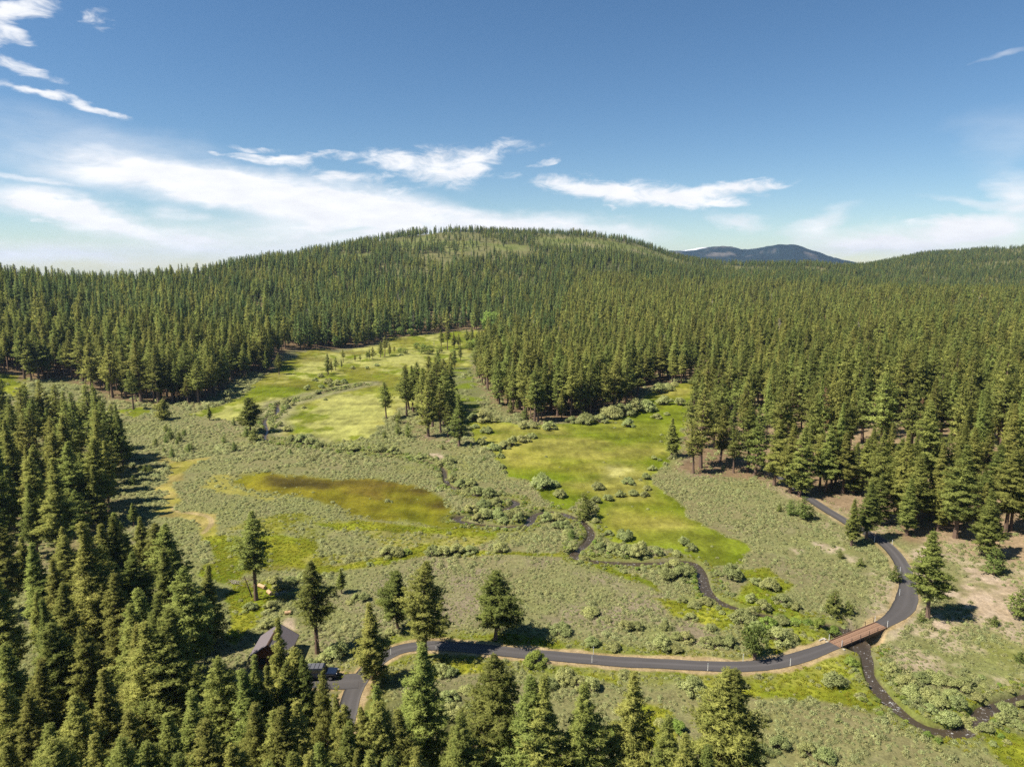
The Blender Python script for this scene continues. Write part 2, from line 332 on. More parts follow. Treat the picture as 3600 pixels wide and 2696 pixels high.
def ground_mat():
    m, nt, N, L = new_mat('meadow_ground'); b, o = principled(N, L, .95, .05)
    a = N.new('ShaderNodeAttribute'); a.attribute_name = 'albedo'; k = N.new('ShaderNodeAttribute'); k.attribute_name = 'rough_amt'
    n1 = noise_tex(N, L, .9, 6, .7); n2 = noise_tex(N, L, .16, 4, .6); n3 = noise_tex(N, L, 3.2, 3, .7)
    def fac(n, lo, hi):
        q = N.new('ShaderNodeMapRange'); q.inputs[1].default_value = .3; q.inputs[2].default_value = .7; q.inputs[3].default_value = lo; q.inputs[4].default_value = hi
        L.new(n.outputs[0], q.inputs[0]); return q.outputs[0]
    def mul(p, q):
        x = N.new('ShaderNodeMath'); x.operation = 'MULTIPLY'; L.new(p, x.inputs[0]); L.new(q, x.inputs[1]); return x.outputs[0]
    f = mul(mul(fac(n1, .70, 1.30), fac(n2, .90, 1.10)), fac(n3, .78, 1.22))
    vm = N.new('ShaderNodeVectorMath'); vm.operation = 'SCALE'; L.new(a.outputs['Color'], vm.inputs[0]); L.new(f, vm.inputs['Scale'])
    L.new(vm.outputs[0], b.inputs['Base Color'])
    bp = N.new('ShaderNodeBump'); bp.inputs['Distance'].default_value = .6; L.new(k.outputs['Fac'], bp.inputs['Strength']); L.new(n1.outputs[0], bp.inputs['Height'])
    L.new(bp.outputs[0], b.inputs['Normal'])
    return m
M['ground'] = ground_mat()
def asphalt_mat():
    m, nt, N, L = new_mat('asphalt'); b, o = principled(N, L, .85, .25)
    a = N.new('ShaderNodeAttribute'); a.attribute_name = 'wear'
    n = noise_tex(N, L, 2.0, 6, .75)
    c = mixc(N, L, n.outputs[0], (.036, .032, .032), (.080, .072, .070)); n9 = noise_tex(N, L, .12, 6, .7); c = mixc(N, L, n9.outputs[0], c, (.085, .078, .074)); c = mixc(N, L, a.outputs['Fac'], c, (.11, .10, .097))
    L.new(c, b.inputs['Base Color']); return m
M['asphalt'] = asphalt_mat()
def water_mat():
    m, nt, N, L = new_mat('creek_water'); b, o = principled(N, L, .12, .3)
    n = noise_tex(N, L, .55, 5, .7); n2 = noise_tex(N, L, 2.6, 4, .7)
    cr = N.new('ShaderNodeMapRange'); cr.inputs[1].default_value = .57; cr.inputs[2].default_value = .70; L.new(n2.outputs[0], cr.inputs[0])
    g = N.new('ShaderNodeMapRange'); g.inputs[1].default_value = .46; g.inputs[2].default_value = .60; L.new(n.outputs[0], g.inputs[0])
    mu = N.new('ShaderNodeMath'); mu.operation = 'MULTIPLY'; L.new(cr.outputs[0], mu.inputs[0]); L.new(g.outputs[0], mu.inputs[1])
    base = mixc(N, L, n.outputs[0], (.036, .027, .018), (.075, .056, .036))
    L.new(mixc(N, L, mu.outputs[0], base, (.70, .71, .72)), b.inputs['Base Color'])
    rg = N.new('ShaderNodeMapRange'); rg.inputs[3].default_value = .30; rg.inputs[4].default_value = .8; L.new(mu.outputs[0], rg.inputs[0]); L.new(rg.outputs[0], b.inputs['Roughness'])
    bp = N.new('ShaderNodeBump'); bp.inputs['Strength'].default_value = .5; bp.inputs['Distance'].default_value = .12; L.new(n2.outputs[0], bp.inputs['Height']); L.new(bp.outputs[0], b.inputs['Normal'])
    return m
M['water'] = water_mat()
def mountain_mat():
    m, nt, N, L = new_mat('far_mountain'); b, o = principled(N, L, .95, .05)
    a = N.new('ShaderNodeAttribute'); a.attribute_name = 'albedo'
    n = noise_tex(N, L, .02, 6, .75); q = N.new('ShaderNodeMapRange'); q.inputs[1].default_value = .3; q.inputs[2].default_value = .7; q.inputs[3].default_value = .6; q.inputs[4].default_value = 1.4
    L.new(n.outputs[0], q.inputs[0]); vm = N.new('ShaderNodeVectorMath'); vm.operation = 'SCALE'; L.new(a.outputs['Color'], vm.inputs[0]); L.new(q.outputs[0], vm.inputs['Scale'])
    L.new(vm.outputs[0], b.inputs['Base Color']); bp = N.new('ShaderNodeBump'); bp.inputs['Strength'].default_value = .8; bp.inputs['Distance'].default_value = 25; L.new(n.outputs[0], bp.inputs['Height']); L.new(bp.outputs[0], b.inputs['Normal'])
    return m
M['mountain'] = mountain_mat()

# ------------------------------------------------------------------ object helpers
def tag(o, label=None, cat=None, group=None, kind=None):
    if label: o['label'] = label
    if cat: o['category'] = cat
    if group: o['group'] = group
    if kind: o['kind'] = kind
    return o
def link(o, parent=None):
    COL.objects.link(o)
    if parent is not None: o.parent = parent
    return o
def empty(name, loc, rz=0.0, scale=(1, 1, 1)):
    o = bpy.data.objects.new(name, None); o.empty_display_size = .5; o.location = loc; o.rotation_euler = (0, 0, rz); o.scale = scale; return link(o)
def tri_mesh(name, V, F, mat, tint=None, nv=3, smooth=False, normals=None):
    V = np.ascontiguousarray(V, np.float32); F = np.ascontiguousarray(F, np.int32); n = len(F)
    me = bpy.data.meshes.new(name); me.vertices.add(len(V)); me.vertices.foreach_set('co', V.ravel())
    me.loops.add(n*nv); me.loops.foreach_set('vertex_index', F.ravel()); me.polygons.add(n)
    me.polygons.foreach_set('loop_start', np.arange(0, n*nv, nv, dtype=np.int32)); me.polygons.foreach_set('loop_total', np.full(n, nv, np.int32))
    if smooth: me.polygons.foreach_set('use_smooth', np.ones(n, bool))
    if tint is not None:
        a = me.attributes.new('tint', 'FLOAT', 'FACE'); a.data.foreach_set('value', np.ascontiguousarray(tint, np.float32))
    me.update(calc_edges=True); me.materials.append(mat)
    if normals is not None:
        me.polygons.foreach_set('use_smooth', np.ones(n, bool)); me.normals_split_custom_set_from_vertices(normals)
    return me
class MB:
    """collects solids and links them as one mesh object"""
    def __init__(s): s.v = []; s.f = []
    def add(s, vs, fs):
        n = len(s.v); s.v += [tuple(p) for p in vs]; s.f += [tuple(i+n for i in q) for q in fs]; return s
    def box(s, c, d, R=None):
        x, y, z = d[0]/2, d[1]/2, d[2]/2; P = [(-x, -y, -z), (x, -y, -z), (x, y, -z), (-x, y, -z), (-x, -y, z), (x, -y, z), (x, y, z), (-x, y, z)]
        if R is not None: P = [tuple(R @ Vector(p)) for p in P]
        return s.add([(p[0]+c[0], p[1]+c[1], p[2]+c[2]) for p in P], [(0, 3, 2, 1), (4, 5, 6, 7), (0, 1, 5, 4), (1, 2, 6, 5), (2, 3, 7, 6), (3, 0, 4, 7)])
    def bar(s, a, b, r0, r1=None, n=6):
        a = Vector(a); b = Vector(b); r1 = r0 if r1 is None else r1; d = (b-a).normalized(); e = d.orthogonal().normalized(); f = d.cross(e)
        vs = [a+(e*math.cos(2*math.pi*i/n)+f*math.sin(2*math.pi*i/n))*r0 for i in range(n)]+[b+(e*math.cos(2*math.pi*i/n)+f*math.sin(2*math.pi*i/n))*r1 for i in range(n)]
        fs = [(i, (i+1) % n, n+(i+1) % n, n+i) for i in range(n)]+[tuple(range(n-1, -1, -1)), tuple(range(n, 2*n))]
        return s.add(vs, fs)
    def prism(s, prof, y0, y1, axis='y'):
        n = len(prof); mk = (lambda p, t: (p[0], t, p[1])) if axis == 'y' else (lambda p, t: (t, p[0], p[1]))
        return s.add([mk(p, y0) for p in prof]+[mk(p, y1) for p in prof], [(i, (i+1) % n, n+(i+1) % n, n+i) for i in range(n)]+[tuple(range(n-1, -1, -1)), tuple(range(n, 2*n))])
    def build(s, name, mat, parent=None, bevel=0.0, smooth=False):
        me = bpy.data.meshes.new(name); me.from_pydata(s.v, [], s.f); me.update(); me.materials.append(mat)
        import bmesh
        bm = bmesh.new(); bm.from_mesh(me); bmesh.ops.recalc_face_normals(bm, faces=bm.faces[:])
        if bevel: bmesh.ops.bevel(bm, geom=bm.edges[:], offset=bevel, segments=2, affect='EDGES', clamp_overlap=True)
        bm.to_mesh(me); bm.free()
        if smooth: me.polygons.foreach_set('use_smooth', [True]*len(me.polygons))
        return link(bpy.data.objects.new(name, me), parent)

# ------------------------------------------------------------------ ground zones (photo polygons laid on the ground)
def c(o, s, pts): return [(o[0]+x/s, o[1]+y/s) for x, y in pts]
S2 = 2.209
Z = {}
Z['right_meadow'] = atl([(2471, 1335), (2435, 1413), (2407, 1504), (2385, 1572), (2353, 1617), (2294, 1680), (2335, 1739), (2394, 1780), (2435, 1825), (2489, 1861), (2611, 1902), (2640, 1930), (2611, 1956), (2602, 1988), (2521, 1997),
    (2480, 1979), (2435, 1956), (2376, 1934), (2317, 1929), (2180, 1912), (2090, 1870), (2095, 1830), (2109, 1775), (2045, 1753), (1990, 1790), (1942, 1786), (1887, 1732), (1856, 1694), (1788, 1676), (1751, 1626), (1724, 1585), (1665, 1548), (1640, 1500), (1652, 1470),
    (1724, 1475), (1797, 1486), (1860, 1499), (2000, 1490), (2136, 1474), (2226, 1436), (2294, 1377), (2385, 1350)])
Z['left_meadow'] = atl([(656, 1456), (747, 1467), (824, 1481), (905, 1526), (960, 1550), (1068, 1528), (1149, 1553), (1254, 1547), (1308, 1535), (1335, 1513), (1358, 1472), (1407, 1436), (1500, 1425), (1600, 1345), (1650, 1300), (1660, 1240), (1714, 1163), (1578, 1166), (1537, 1168),
    (1479, 1179), (1370, 1184), (1330, 1210), (1230, 1228), (1189, 1240), (1135, 1225), (1049, 1238), (1040, 1262), (990, 1275), (950, 1310), (905, 1335), (870, 1365), (837, 1404), (747, 1431)])
Z['upper_channel'] = atl([(1560, 1290), (1650, 1290), (1690, 1375), (1700, 1450), (1640, 1480), (1600, 1440), (1590, 1350)])
Z['wet_meadow'] = atl([(806, 1689), (860, 1668), (930, 1663), (1000, 1667), (1181, 1680), (1362, 1680), (1398, 1703), (1489, 1712), (1543, 1739), (1585, 1780), (1600, 1808), (1640, 1840), (1740, 1856), (1700, 1868), (1600, 1862), (1498, 1842), (1430, 1832), (1226, 1825), (1181, 1785), (1113, 1757), (1000, 1738), (900, 1732)])
Z['wet_brown'] = atl([(930, 1664), (1000, 1670), (1181, 1683), (1362, 1683), (1398, 1706), (1489, 1715), (1543, 1742), (1580, 1785), (1500, 1780), (1350, 1755), (1180, 1725), (1050, 1715), (950, 1705)])
Z['wet_yellow'] = atl([(712, 1700), (745, 1672), (810, 1670), (815, 1695), (900, 1738), (1000, 1742), (1000, 1756), (860, 1738), (770, 1730), (715, 1716)])
Z['mixed'] = atl([(700, 1940), (800, 1860), (900, 1815), (1060, 1800), (1240, 1835), (1470, 1845), (1640, 1862), (1740, 1880), (1690, 1915), (1530, 1955), (1330, 1990), (1140, 2005), (900, 2010), (760, 2060), (710, 2000)])
Z['track'] = atl(c((0, 1300), S2, [(1100, 672), (1200, 665), (1280, 680), (1350, 710), (1500, 695), (1650, 676), (1500, 745), (1440, 790), (1420, 850), (1340, 890), (1390, 960), (1410, 1020), (1340, 1075), (1420, 1098), (1560, 1100), (1680, 1120), (1715, 1200), (1695, 1280), (1620, 1300), (1550, 1290), (1560, 1200), (1500, 1160), (1380, 1145), (1250, 1140), (1195, 1105), (1310, 1030), (1220, 1000), (1320, 955), (1290, 930), (1140, 945), (1300, 870), (1320, 780), (1300, 715), (1120, 690)]))
Z['greens'] = [atl(q) for q in (
    [(700, 1890), (760, 1878), (830, 1886), (930, 1880), (1010, 1885), (1090, 1900), (1130, 1930), (1060, 1960), (1100, 1985), (1190, 1990), (1330, 1960), (1440, 1930), (1500, 1910), (1560, 1925), (1700, 1935), (1800, 1940), (2000, 1945), (2010, 1956), (1860, 1953), (1700, 1955), (1500, 1955), (1330, 1985), (1180, 2010), (1060, 2000), (1000, 1985), (930, 1990), (880, 2000), (850, 2040), (800, 2060), (720, 2040), (700, 1990), (760, 1960), (720, 1910)],
    [(1090, 1840), (1180, 1835), (1300, 1835), (1470, 1850), (1640, 1862), (1760, 1865), (1740, 1880), (1560, 1880), (1400, 1870), (1200, 1860)],
    [(2070, 1975), (2130, 1985), (2230, 2015), (2310, 2050), (2340, 2085), (2280, 2065), (2200, 2035), (2100, 1995)],
    [(2310, 2100), (2380, 2115), (2470, 2125), (2570, 2140), (2590, 2190), (2550, 2215), (2430, 2185), (2360, 2165)],
    [(2640, 2040), (2770, 2100), (2840, 2180), (2930, 2225), (2900, 2255), (2800, 2265), (2700, 2275), (2640, 2230), (2600, 2180), (2600, 2110)],
    [(2480, 2365), (2600, 2378), (2720, 2368), (2860, 2325), (2985, 2295), (3035, 2330), (3045, 2380), (3115, 2462), (3125, 2500), (3010, 2506), (2900, 2475), (2720, 2452), (2560, 2440), (2470, 2410)],
    [(3440, 2550), (3520, 2565), (3620, 2600), (3700, 2720), (3560, 2720), (3490, 2640)],
    [(2270, 2480), (2360, 2500), (2380, 2590), (2290, 2610), (2230, 2570)], [(2040, 2370), (2200, 2375), (2200, 2400), (2060, 2395)], [(1480, 2330), (1600, 2310), (1790, 2335), (1760, 2370), (1560, 2370), (1470, 2400), (1440, 2370)],
    [(800, 2050), (960, 2040), (1010, 2090), (940, 2130), (900, 2200), (840, 2260), (790, 2200)], [(0, 1310), (70, 1318), (110, 1345), (60, 1400), (-60, 1380), (-60, 1310)], [(400, 1440), (500, 1430), (540, 1450), (470, 1465)], [(1330, 2100), (1400, 2120), (1420, 2145), (1340, 2125)], [(430, 2250), (480, 2260), (470, 2300), (410, 2300)],
    [(2580, 2010), (2680, 2000), (2800, 2060), (2760, 2090), (2650, 2050)], [(1660, 2240), (1790, 2230), (1930, 2262), (2080, 2285), (1900, 2285), (1740, 2262)])]
Z['sands'] = [atl(q) for q in (
    [(3330, 2000), (3420, 1990), (3560, 2040), (3620, 2110), (3560, 2190), (3460, 2170), (3340, 2120), (3300, 2090)], [(3180, 1880), (3260, 1890), (3300, 1960), (3260, 2010), (3200, 1960)], [(2860, 1905), (2960, 1920), (3060, 1960), (2990, 1975), (2890, 1940)], [(2780, 1930), (2830, 1935), (2800, 1950)],
    [(3270, 2185), (3350, 2180), (3340, 2215), (3270, 2205)], [(2930, 2160), (2990, 2180), (3010, 2210), (2970, 2195)], [(1484, 1592), (1530, 1590), (1562, 1602), (1556, 1617), (1500, 1606)], [(3300, 2310), (3380, 2320), (3400, 2350), (3330, 2340)], [(3440, 2360), (3560, 2380), (3600, 2430), (3500, 2400)], [(1000, 2160), (1050, 2180), (1060, 2220), (1010, 2200)], [(3050, 2270), (3100, 2275), (3080, 2290)], [(1480, 1535), (1510, 1530), (1515, 1541)], [(1545, 1545), (1575, 1542), (1580, 1552)])]
Z['bank_right'] = atl([(2380, 1650), (2440, 1672), (2660, 1690), (2790, 1760), (2900, 1850), (3000, 1930), (3080, 2060), (3060, 2160), (3140, 2240), (3060, 2290), (3100, 2340), (3300, 2400), (3640, 2440), (3900, 2300), (3900, 1600), (2900, 1600), (2400, 1600)])
def _dp(u, d): b = u2b(u); return (math.sin(b)*d, math.cos(b)*d)
def _mixpoly(items): return np.array([tuple(at(*q[1:])[0]) if q[0] == 'p' else _dp(*q[1:]) for q in items])
Z['forest'] = _mixpoly([('p', *q) for q in [(2480, 1305), (2500, 1340), (2455, 1420), (2425, 1510), (2400, 1580), (2400, 1640), (2440, 1668), (2660, 1682), (2820, 1752), (2960, 1790), (3060, 1850), (3190, 1885), (3370, 1898), (3480, 1960), (3640, 1975)]] +
    [('d', 4300, 140), ('d', 5200, 150), ('d', 5600, 3200), ('d', 1800, 3200), ('d', -1500, 3000), ('d', -1500, 330)] + [('p', *q) for q in [(-300, 1332), (-100, 1325), (40, 1312), (84, 1333), (253, 1332), (326, 1368), (398, 1402), (498, 1420), (697, 1420), (754, 1398), (810, 1339), (899, 1309), (945, 1314), (962, 1272), (1004, 1232), (1144, 1228), (1262, 1221), (1320, 1208), (1370, 1187), (1479, 1179), (1542, 1168), (1640, 1160), (1720, 1166),
    (1735, 1200), (1705, 1240), (1665, 1290), (1695, 1370), (1750, 1420), (1878, 1488), (2000, 1480), (2122, 1463), (2217, 1413), (2240, 1374), (2318, 1347), (2400, 1350)]])
Z['clump_left'] = atl([(-200, 1450), (60, 1480), (300, 1560), (450, 1640), (440, 1720), (420, 1800), (440, 1850), (300, 1990), (150, 1990), (-200, 2000)])
Z['clump_mid'] = atl([(1400, 1465), (1450, 1420), (1540, 1405), (1600, 1425), (1590, 1500), (1630, 1570), (1560, 1560), (1480, 1550), (1400, 1500)])
Z['clearings'] = [atl(q) for q in ([(1400, 850), (1510, 828), (1570, 850), (1590, 870), (1400, 878)], [(1540, 850), (1690, 848), (1690, 878), (1570, 890)], [(1715, 858), (1850, 862), (1860, 885), (1740, 880)], [(1160, 900), (1310, 890), (1300, 912), (1200, 922), (1140, 950), (1130, 975)], [(985, 912), (1050, 902), (1060, 915), (1000, 925)])]
Z['young_slope'] = atl([(1880, 832), (2050, 835), (2180, 855), (2300, 875), (2400, 905), (2340, 925), (2200, 900), (2050, 890), (1950, 880), (1880, 870)])
# ------------------------------------------------------------------ terrain
def zone_weights(x, y):
    """how much of each kind of ground there is at x, y"""
    w1 = fbm(x, y, 7, 3, 41); w2 = fbm(x, y, 7, 3, 77)
    D = np.hypot(x, y); k = np.clip(D/250, .6, 2.5)
    w3 = fbm(x, y, 2.4, 2, 47)*.7; xw = x+(w1*2.6+w3)*k; yw = y+(w2*3.4+w3*1.3)*k
    soft = np.clip(D/300, .5, 2.5)
    g = lambda P, s=1.0: sstep(-.9*s, .9*s, poly_sd(xw, yw, P)/soft)
    W = {n: g(Z[n]) for n in ('right_meadow', 'left_meadow', 'upper_channel', 'wet_meadow', 'track')}
    W['mixed'] = g(Z['mixed'], 3)*sstep(-.55, .05, fbm(x, y*1.3, 11, 4, 611)+.25*fbm(x, y, 40, 2, 612))
    W['track'] = sstep(-.8, .8, poly_sd(x+w1*1.2+w3, y+w2*1.5+w3, Z['track'])); W['wet_meadow'] = g(Z['wet_meadow'], 2.6); W['wet_brown'] = g(Z['wet_brown'], 4); W['wet_yellow'] = g(Z['wet_yellow'], 2.5)
    W['greens'] = np.max([g(P, 1.6) for P in Z['greens']], 0)
    W['sands'] = np.max([g(P, 2.0) for P in Z['sands']], 0)
    W['bank'] = g(Z['bank_right'], 4)
    W['forest'] = np.maximum(sstep(-6, 4, poly_sd(x+w1*5, y+w2*5, Z['forest'])), .35*sstep(-3, 4, poly_sd(xw, yw, Z['clump_left'])))
    W['clump'] = sstep(-1, 3, poly_sd(xw, yw, Z['clump_mid']))*.6
    W['young'] = sstep(-8, 12, poly_sd(x+w1*10, y+w2*10, Z['young_slope'], 60))
    W['clear'] = np.max([sstep(-6, 8, poly_sd(x+w1*10, y+w2*10, P, 40)) for P in Z['clearings']], 0)
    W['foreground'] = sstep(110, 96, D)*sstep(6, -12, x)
    return W
def ground_color(x, y):
    W = zone_weights(x, y); D = np.hypot(x, y)
    nA = fbm(x, y, 26, 4, 101); nB = fbm(x, y, 9, 4, 131); nC = fbm(x, y, 2.6, 3, 161); nL = fbm(x*.55+y*.2, y*1.4, 30, 3, 191)
    C = lambda *a: np.array(a)[None, :]
    def mix(a, b, t): return a*(1-t[:, None])+b*t[:, None]
    fade = np.clip(1.2-D/260, .25, 1)
    # sagebrush flats: grey-green brush over grey-brown soil
    col = mix(C(.300, .275, .125), C(.270, .290, .110), np.clip(.5+nA*.9+nC*.5, 0, 1))
    col = mix(col, C(.27, .295, .055), sstep(.05, .5, fbm(x, y*1.4, 18, 4, 287))*.6*sstep(30, 8, np.abs(dist_line(x, y, CREEK_UP, 30)[0]))+.25*sstep(.1, .5, nA))
    col = mix(col, C(.30, .235, .165), sstep(.05, .55, nB+nC*.6)*.60*fade)
    rough = np.full(x.shape, .55)
    dry = sstep(70, 20, np.abs(x-18))*sstep(165, 145, D)*sstep(112, 122, D)
    col = mix(col, C(.34, .265, .20), dry*.55*sstep(-.3, .4, nB))
    # sandy bank on the right, patches of brush between
    sandc = mix(C(.52, .405, .265), C(.62, .50, .36), np.clip(.5+nC+nA*.5, 0, 1))
    bt = W['bank']*sstep(-.10, .34, nB+.30*nC+.18)
    col = mix(col, sandc, bt*.62)
    col = mix(col, sandc, W['sands']*sstep(-.55, .0, nB+nC*.5))
    # forest floor
    litter = mix(C(.32, .215, .125), C(.22, .150, .085), np.clip(.5+nB, 0, 1))
    right = sstep(60, 130, x)*sstep(520, 330, D)
    litter = mix(litter, C(.46, .34, .205), right*sstep(-.5, .3, nB+.1))
    grassy = mix(C(.17, .20, .055), C(.25, .25, .10), np.clip(.5+nA*1.2, 0, 1))
    fl = mix(litter, grassy, sstep(600, 1000, D)*.85)
    col = mix(col, fl, np.clip(W['forest']*.9, 0, 1)); col = mix(col, litter, W['clump']*sstep(-.3, .4, nB))
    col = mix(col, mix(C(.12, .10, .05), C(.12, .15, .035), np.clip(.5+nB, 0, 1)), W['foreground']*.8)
    hillgrass = mix(C(.20, .24, .06), C(.28, .295, .105), np.clip(.5+nA*1.3, 0, 1))
    col = mix(col, hillgrass, W['clear']*.95)
    col = mix(col, mix(hillgrass, C(.40, .34, .20), sstep(.1, .5, nA)*.6), W['young']*.9)
    # green meadows
    rm = mix(C(.165, .215, .012), C(.330, .315, .045), np.clip(.50+nL*1.3+nB*.35, 0, 1))
    rm = mix(rm, C(.36, .335, .075), sstep(-.02, .5, fbm(x*.8, y*1.3, 34, 4, 213)+.25*nB)*.75)
    rm = mix(rm, C(.17, .225, .012), sstep(.1, .5, fbm(x, y, 40, 2, 211))*.7)
    edge = np.clip(1-poly_sd(x, y, Z['right_meadow'])/5, 0, 1)
    rm = mix(rm, C(.20, .275, .012), edge*.55)
    pm = np.exp(-((x-_pale[0])**2/30+(y-_pale[1])**2/70)); rm = mix(rm, C(.48, .46, .16), np.clip(pm*(.7+nC), 0, .8))
    col = mix(col, rm, W['right_meadow']); rough = rough*(1-W['right_meadow'])+.30*W['right_meadow']
    lm = mix(C(.185, .235, .014), C(.340, .345, .060), np.clip(.45+nL*1.2+nB*.3, 0, 1))
    straw = sstep(-.02, .50, .9*fbm(x*1.4+y*.6, y*.8-x*.4, 9, 4, 841)+fbm(x*1.2+y*.5, y*.7-x*.3, 38, 4, 231)*1.3+.15*nB+.5*np.exp(-((x-_straw[0])**2/700+(y-_straw[1])**2/1600)))
    lm = mix(lm, C(.49, .485, .150), np.clip(straw*1.05, 0, .75))
    lm = mix(lm, C(.24, .215, .035), sstep(.08, .45, fbm(x*1.1+y*.4, y*.8, 36, 4, 251))*.6)
    lm = mix(lm, C(.33, .31, .16), sstep(13, 5, dist_line(x, y, CREEK_UP, 14)[0]+4*nB)*.85)
    col = mix(col, lm, W['left_meadow']); rough = rough*(1-W['left_meadow'])+.30*W['left_meadow']
    col = mix(col, mix(C(.20, .26, .02), C(.22, .23, .09), np.clip(.5+nB*1.5, 0, 1)), W['upper_channel'])
    # wet meadow: rusty sedge above, green below
    col = mix(col, mix(C(.46, .41, .10), C(.36, .34, .06), np.clip(.5+nB, 0, 1)), W['wet_yellow']*.85)
    wm = mix(C(.190, .205, .014), C(.270, .240, .022), np.clip(.5+nA+nB*.5, 0, 1))
    wm = mix(wm, mix(C(.185, .140, .022), C(.105, .085, .018), np.clip(.45+nL*1.6+nB+fbm(x*.5, y*1.6, 5, 3, 277)*.8, 0, 1)), W['wet_brown']*np.clip(.8+nB*.9, 0, 1))
    col = mix(col, wm, W['wet_meadow']); rough = rough*(1-W['wet_meadow'])+.45*W['wet_meadow']
    col = mix(col, mix(C(.25, .26, .03), C(.36, .34, .07), np.clip(.5+nB*1.1, 0, 1)), W['mixed']*.9)
    gr = mix(C(.185, .245, .012), C(.330, .340, .030), np.clip(.5+nB*1.2+nC*.4, 0, 1))
    col = mix(col, gr, W['greens']*.95); rough = rough*(1-W['greens'])+.35*W['greens']
    col = mix(col, mix(C(.46, .38, .125), C(.36, .34, .060), np.clip(.4+nB*1.3+nC*.4, 0, 1)), W['track'])
    col = mix(col, C(.52, .40, .22), W['track']*sstep(1.0, .4, dist_line(x, y, TRACKLINE)[0])*.7)
    # verges of the road, gravel and dry grass, green grass just beyond
    dr, sgn = dist_line(x, y, ROAD, 12); d2, _ = dist_line(x, y, PAD, 12); dr = np.minimum(dr, d2-.6)
    nv = fbm(x, y, 4, 3, 271)
    lush = sstep(7.5+nv*3, 4.0, dr)*sstep(62, 55, x)*sstep(-30, -22, x)
    col = mix(col, mix(C(.20, .25, .02), C(.33, .32, .08), np.clip(.5+nB, 0, 1)), lush*.7)
    col = mix(col, mix(C(.48, .36, .17), C(.56, .43, .24), np.clip(.5+nC*1.2, 0, 1)), sstep(2.9+nv*1.2, 2.2+nv*.6, dr)*np.where((x > 74) & (y > 127), .6, 1))
    # creek banks: lush close by, bare mud at the water
    dc, _ = dist_line(x, y, CREEK_UP, 12)
    col = mix(col, mix(C(.20, .25, .03), C(.24, .25, .10), np.clip(.5+nB, 0, 1)), sstep(5.0+nv*4, 1.8, dc)*.65)
    col = mix(col, mix(C(.15, .11, .065), C(.30, .23, .14), sstep(.1, .6, nv)), sstep(1.15+nv*.6, .75+nv*.4, dc)*.9)
    mott = W['left_meadow']+W['right_meadow']+W['wet_meadow']+W['greens']+W['mixed']+W['track']
    fs = fbm(x*1.6, y*.55, 3.0, 3, 811)*.5+fbm(x*.7, y*1.3, 7, 3, 821)*.6
    col = col*(1+np.clip(mott, 0, 1)*np.clip(fs*.75, -.35, .35)+.10*nC)[:, None]
    return np.clip(col*np.array([.575, .56, .56]), 0, 1), rough
TRACKLINE = smooth_line(atl(c((0, 1300), S2, [(1360, 1060), (1330, 1090), (1450, 1110), (1600, 1125), (1655, 1165), (1630, 1220), (1580, 1265)])), .7)
_pale = at(2172, 1655)[0]; _straw = at(1250, 1520)[0]

def make_terrain():
    R = [2.0]
    while R[-1] < 9000:
        d = R[-1]; R.append(d+(3.0 if d < 45 else .42*(d/100)**1.2 if d < 700 else .42*7**1.2*(d/700)**1.6))
    R = np.array(R)
    th = np.r_[np.linspace(-math.pi, -.95, 60)[:-1], np.linspace(-.95, .95, 1150), np.linspace(.95, math.pi, 60)[1:]]
    nr, nt = len(R), len(th); T, RR = np.meshgrid(th, R); x = (RR*np.sin(T)).ravel(); y = (RR*np.cos(T)).ravel()
    z = ground_h(x, y)
    i = np.arange(nr-1)[:, None]*nt+np.arange(nt-1)[None, :]; i = i.ravel(); F = np.stack([i, i+1, i+nt+1, i+nt], 1)
    n0 = len(x); x = np.r_[x, 0]; y = np.r_[y, 0]; z = np.r_[z, ground_h(np.array([0.]), np.array([0.]))]
    me = tri_mesh('ground', np.stack([x, y, z], 1), F, M['ground'], nv=4, smooth=True)
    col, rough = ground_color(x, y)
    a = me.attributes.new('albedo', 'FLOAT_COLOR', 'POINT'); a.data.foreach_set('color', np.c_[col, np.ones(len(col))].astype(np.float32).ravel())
    a = me.attributes.new('rough_amt', 'FLOAT', 'POINT'); a.data.foreach_set('value', rough.astype(np.float32))
    o = link(bpy.data.objects.new('ground', me)); tag(o, 'valley floor of sagebrush, green meadow and sandy soil rising into hills', 'ground', kind='structure')
    return o
make_terrain()

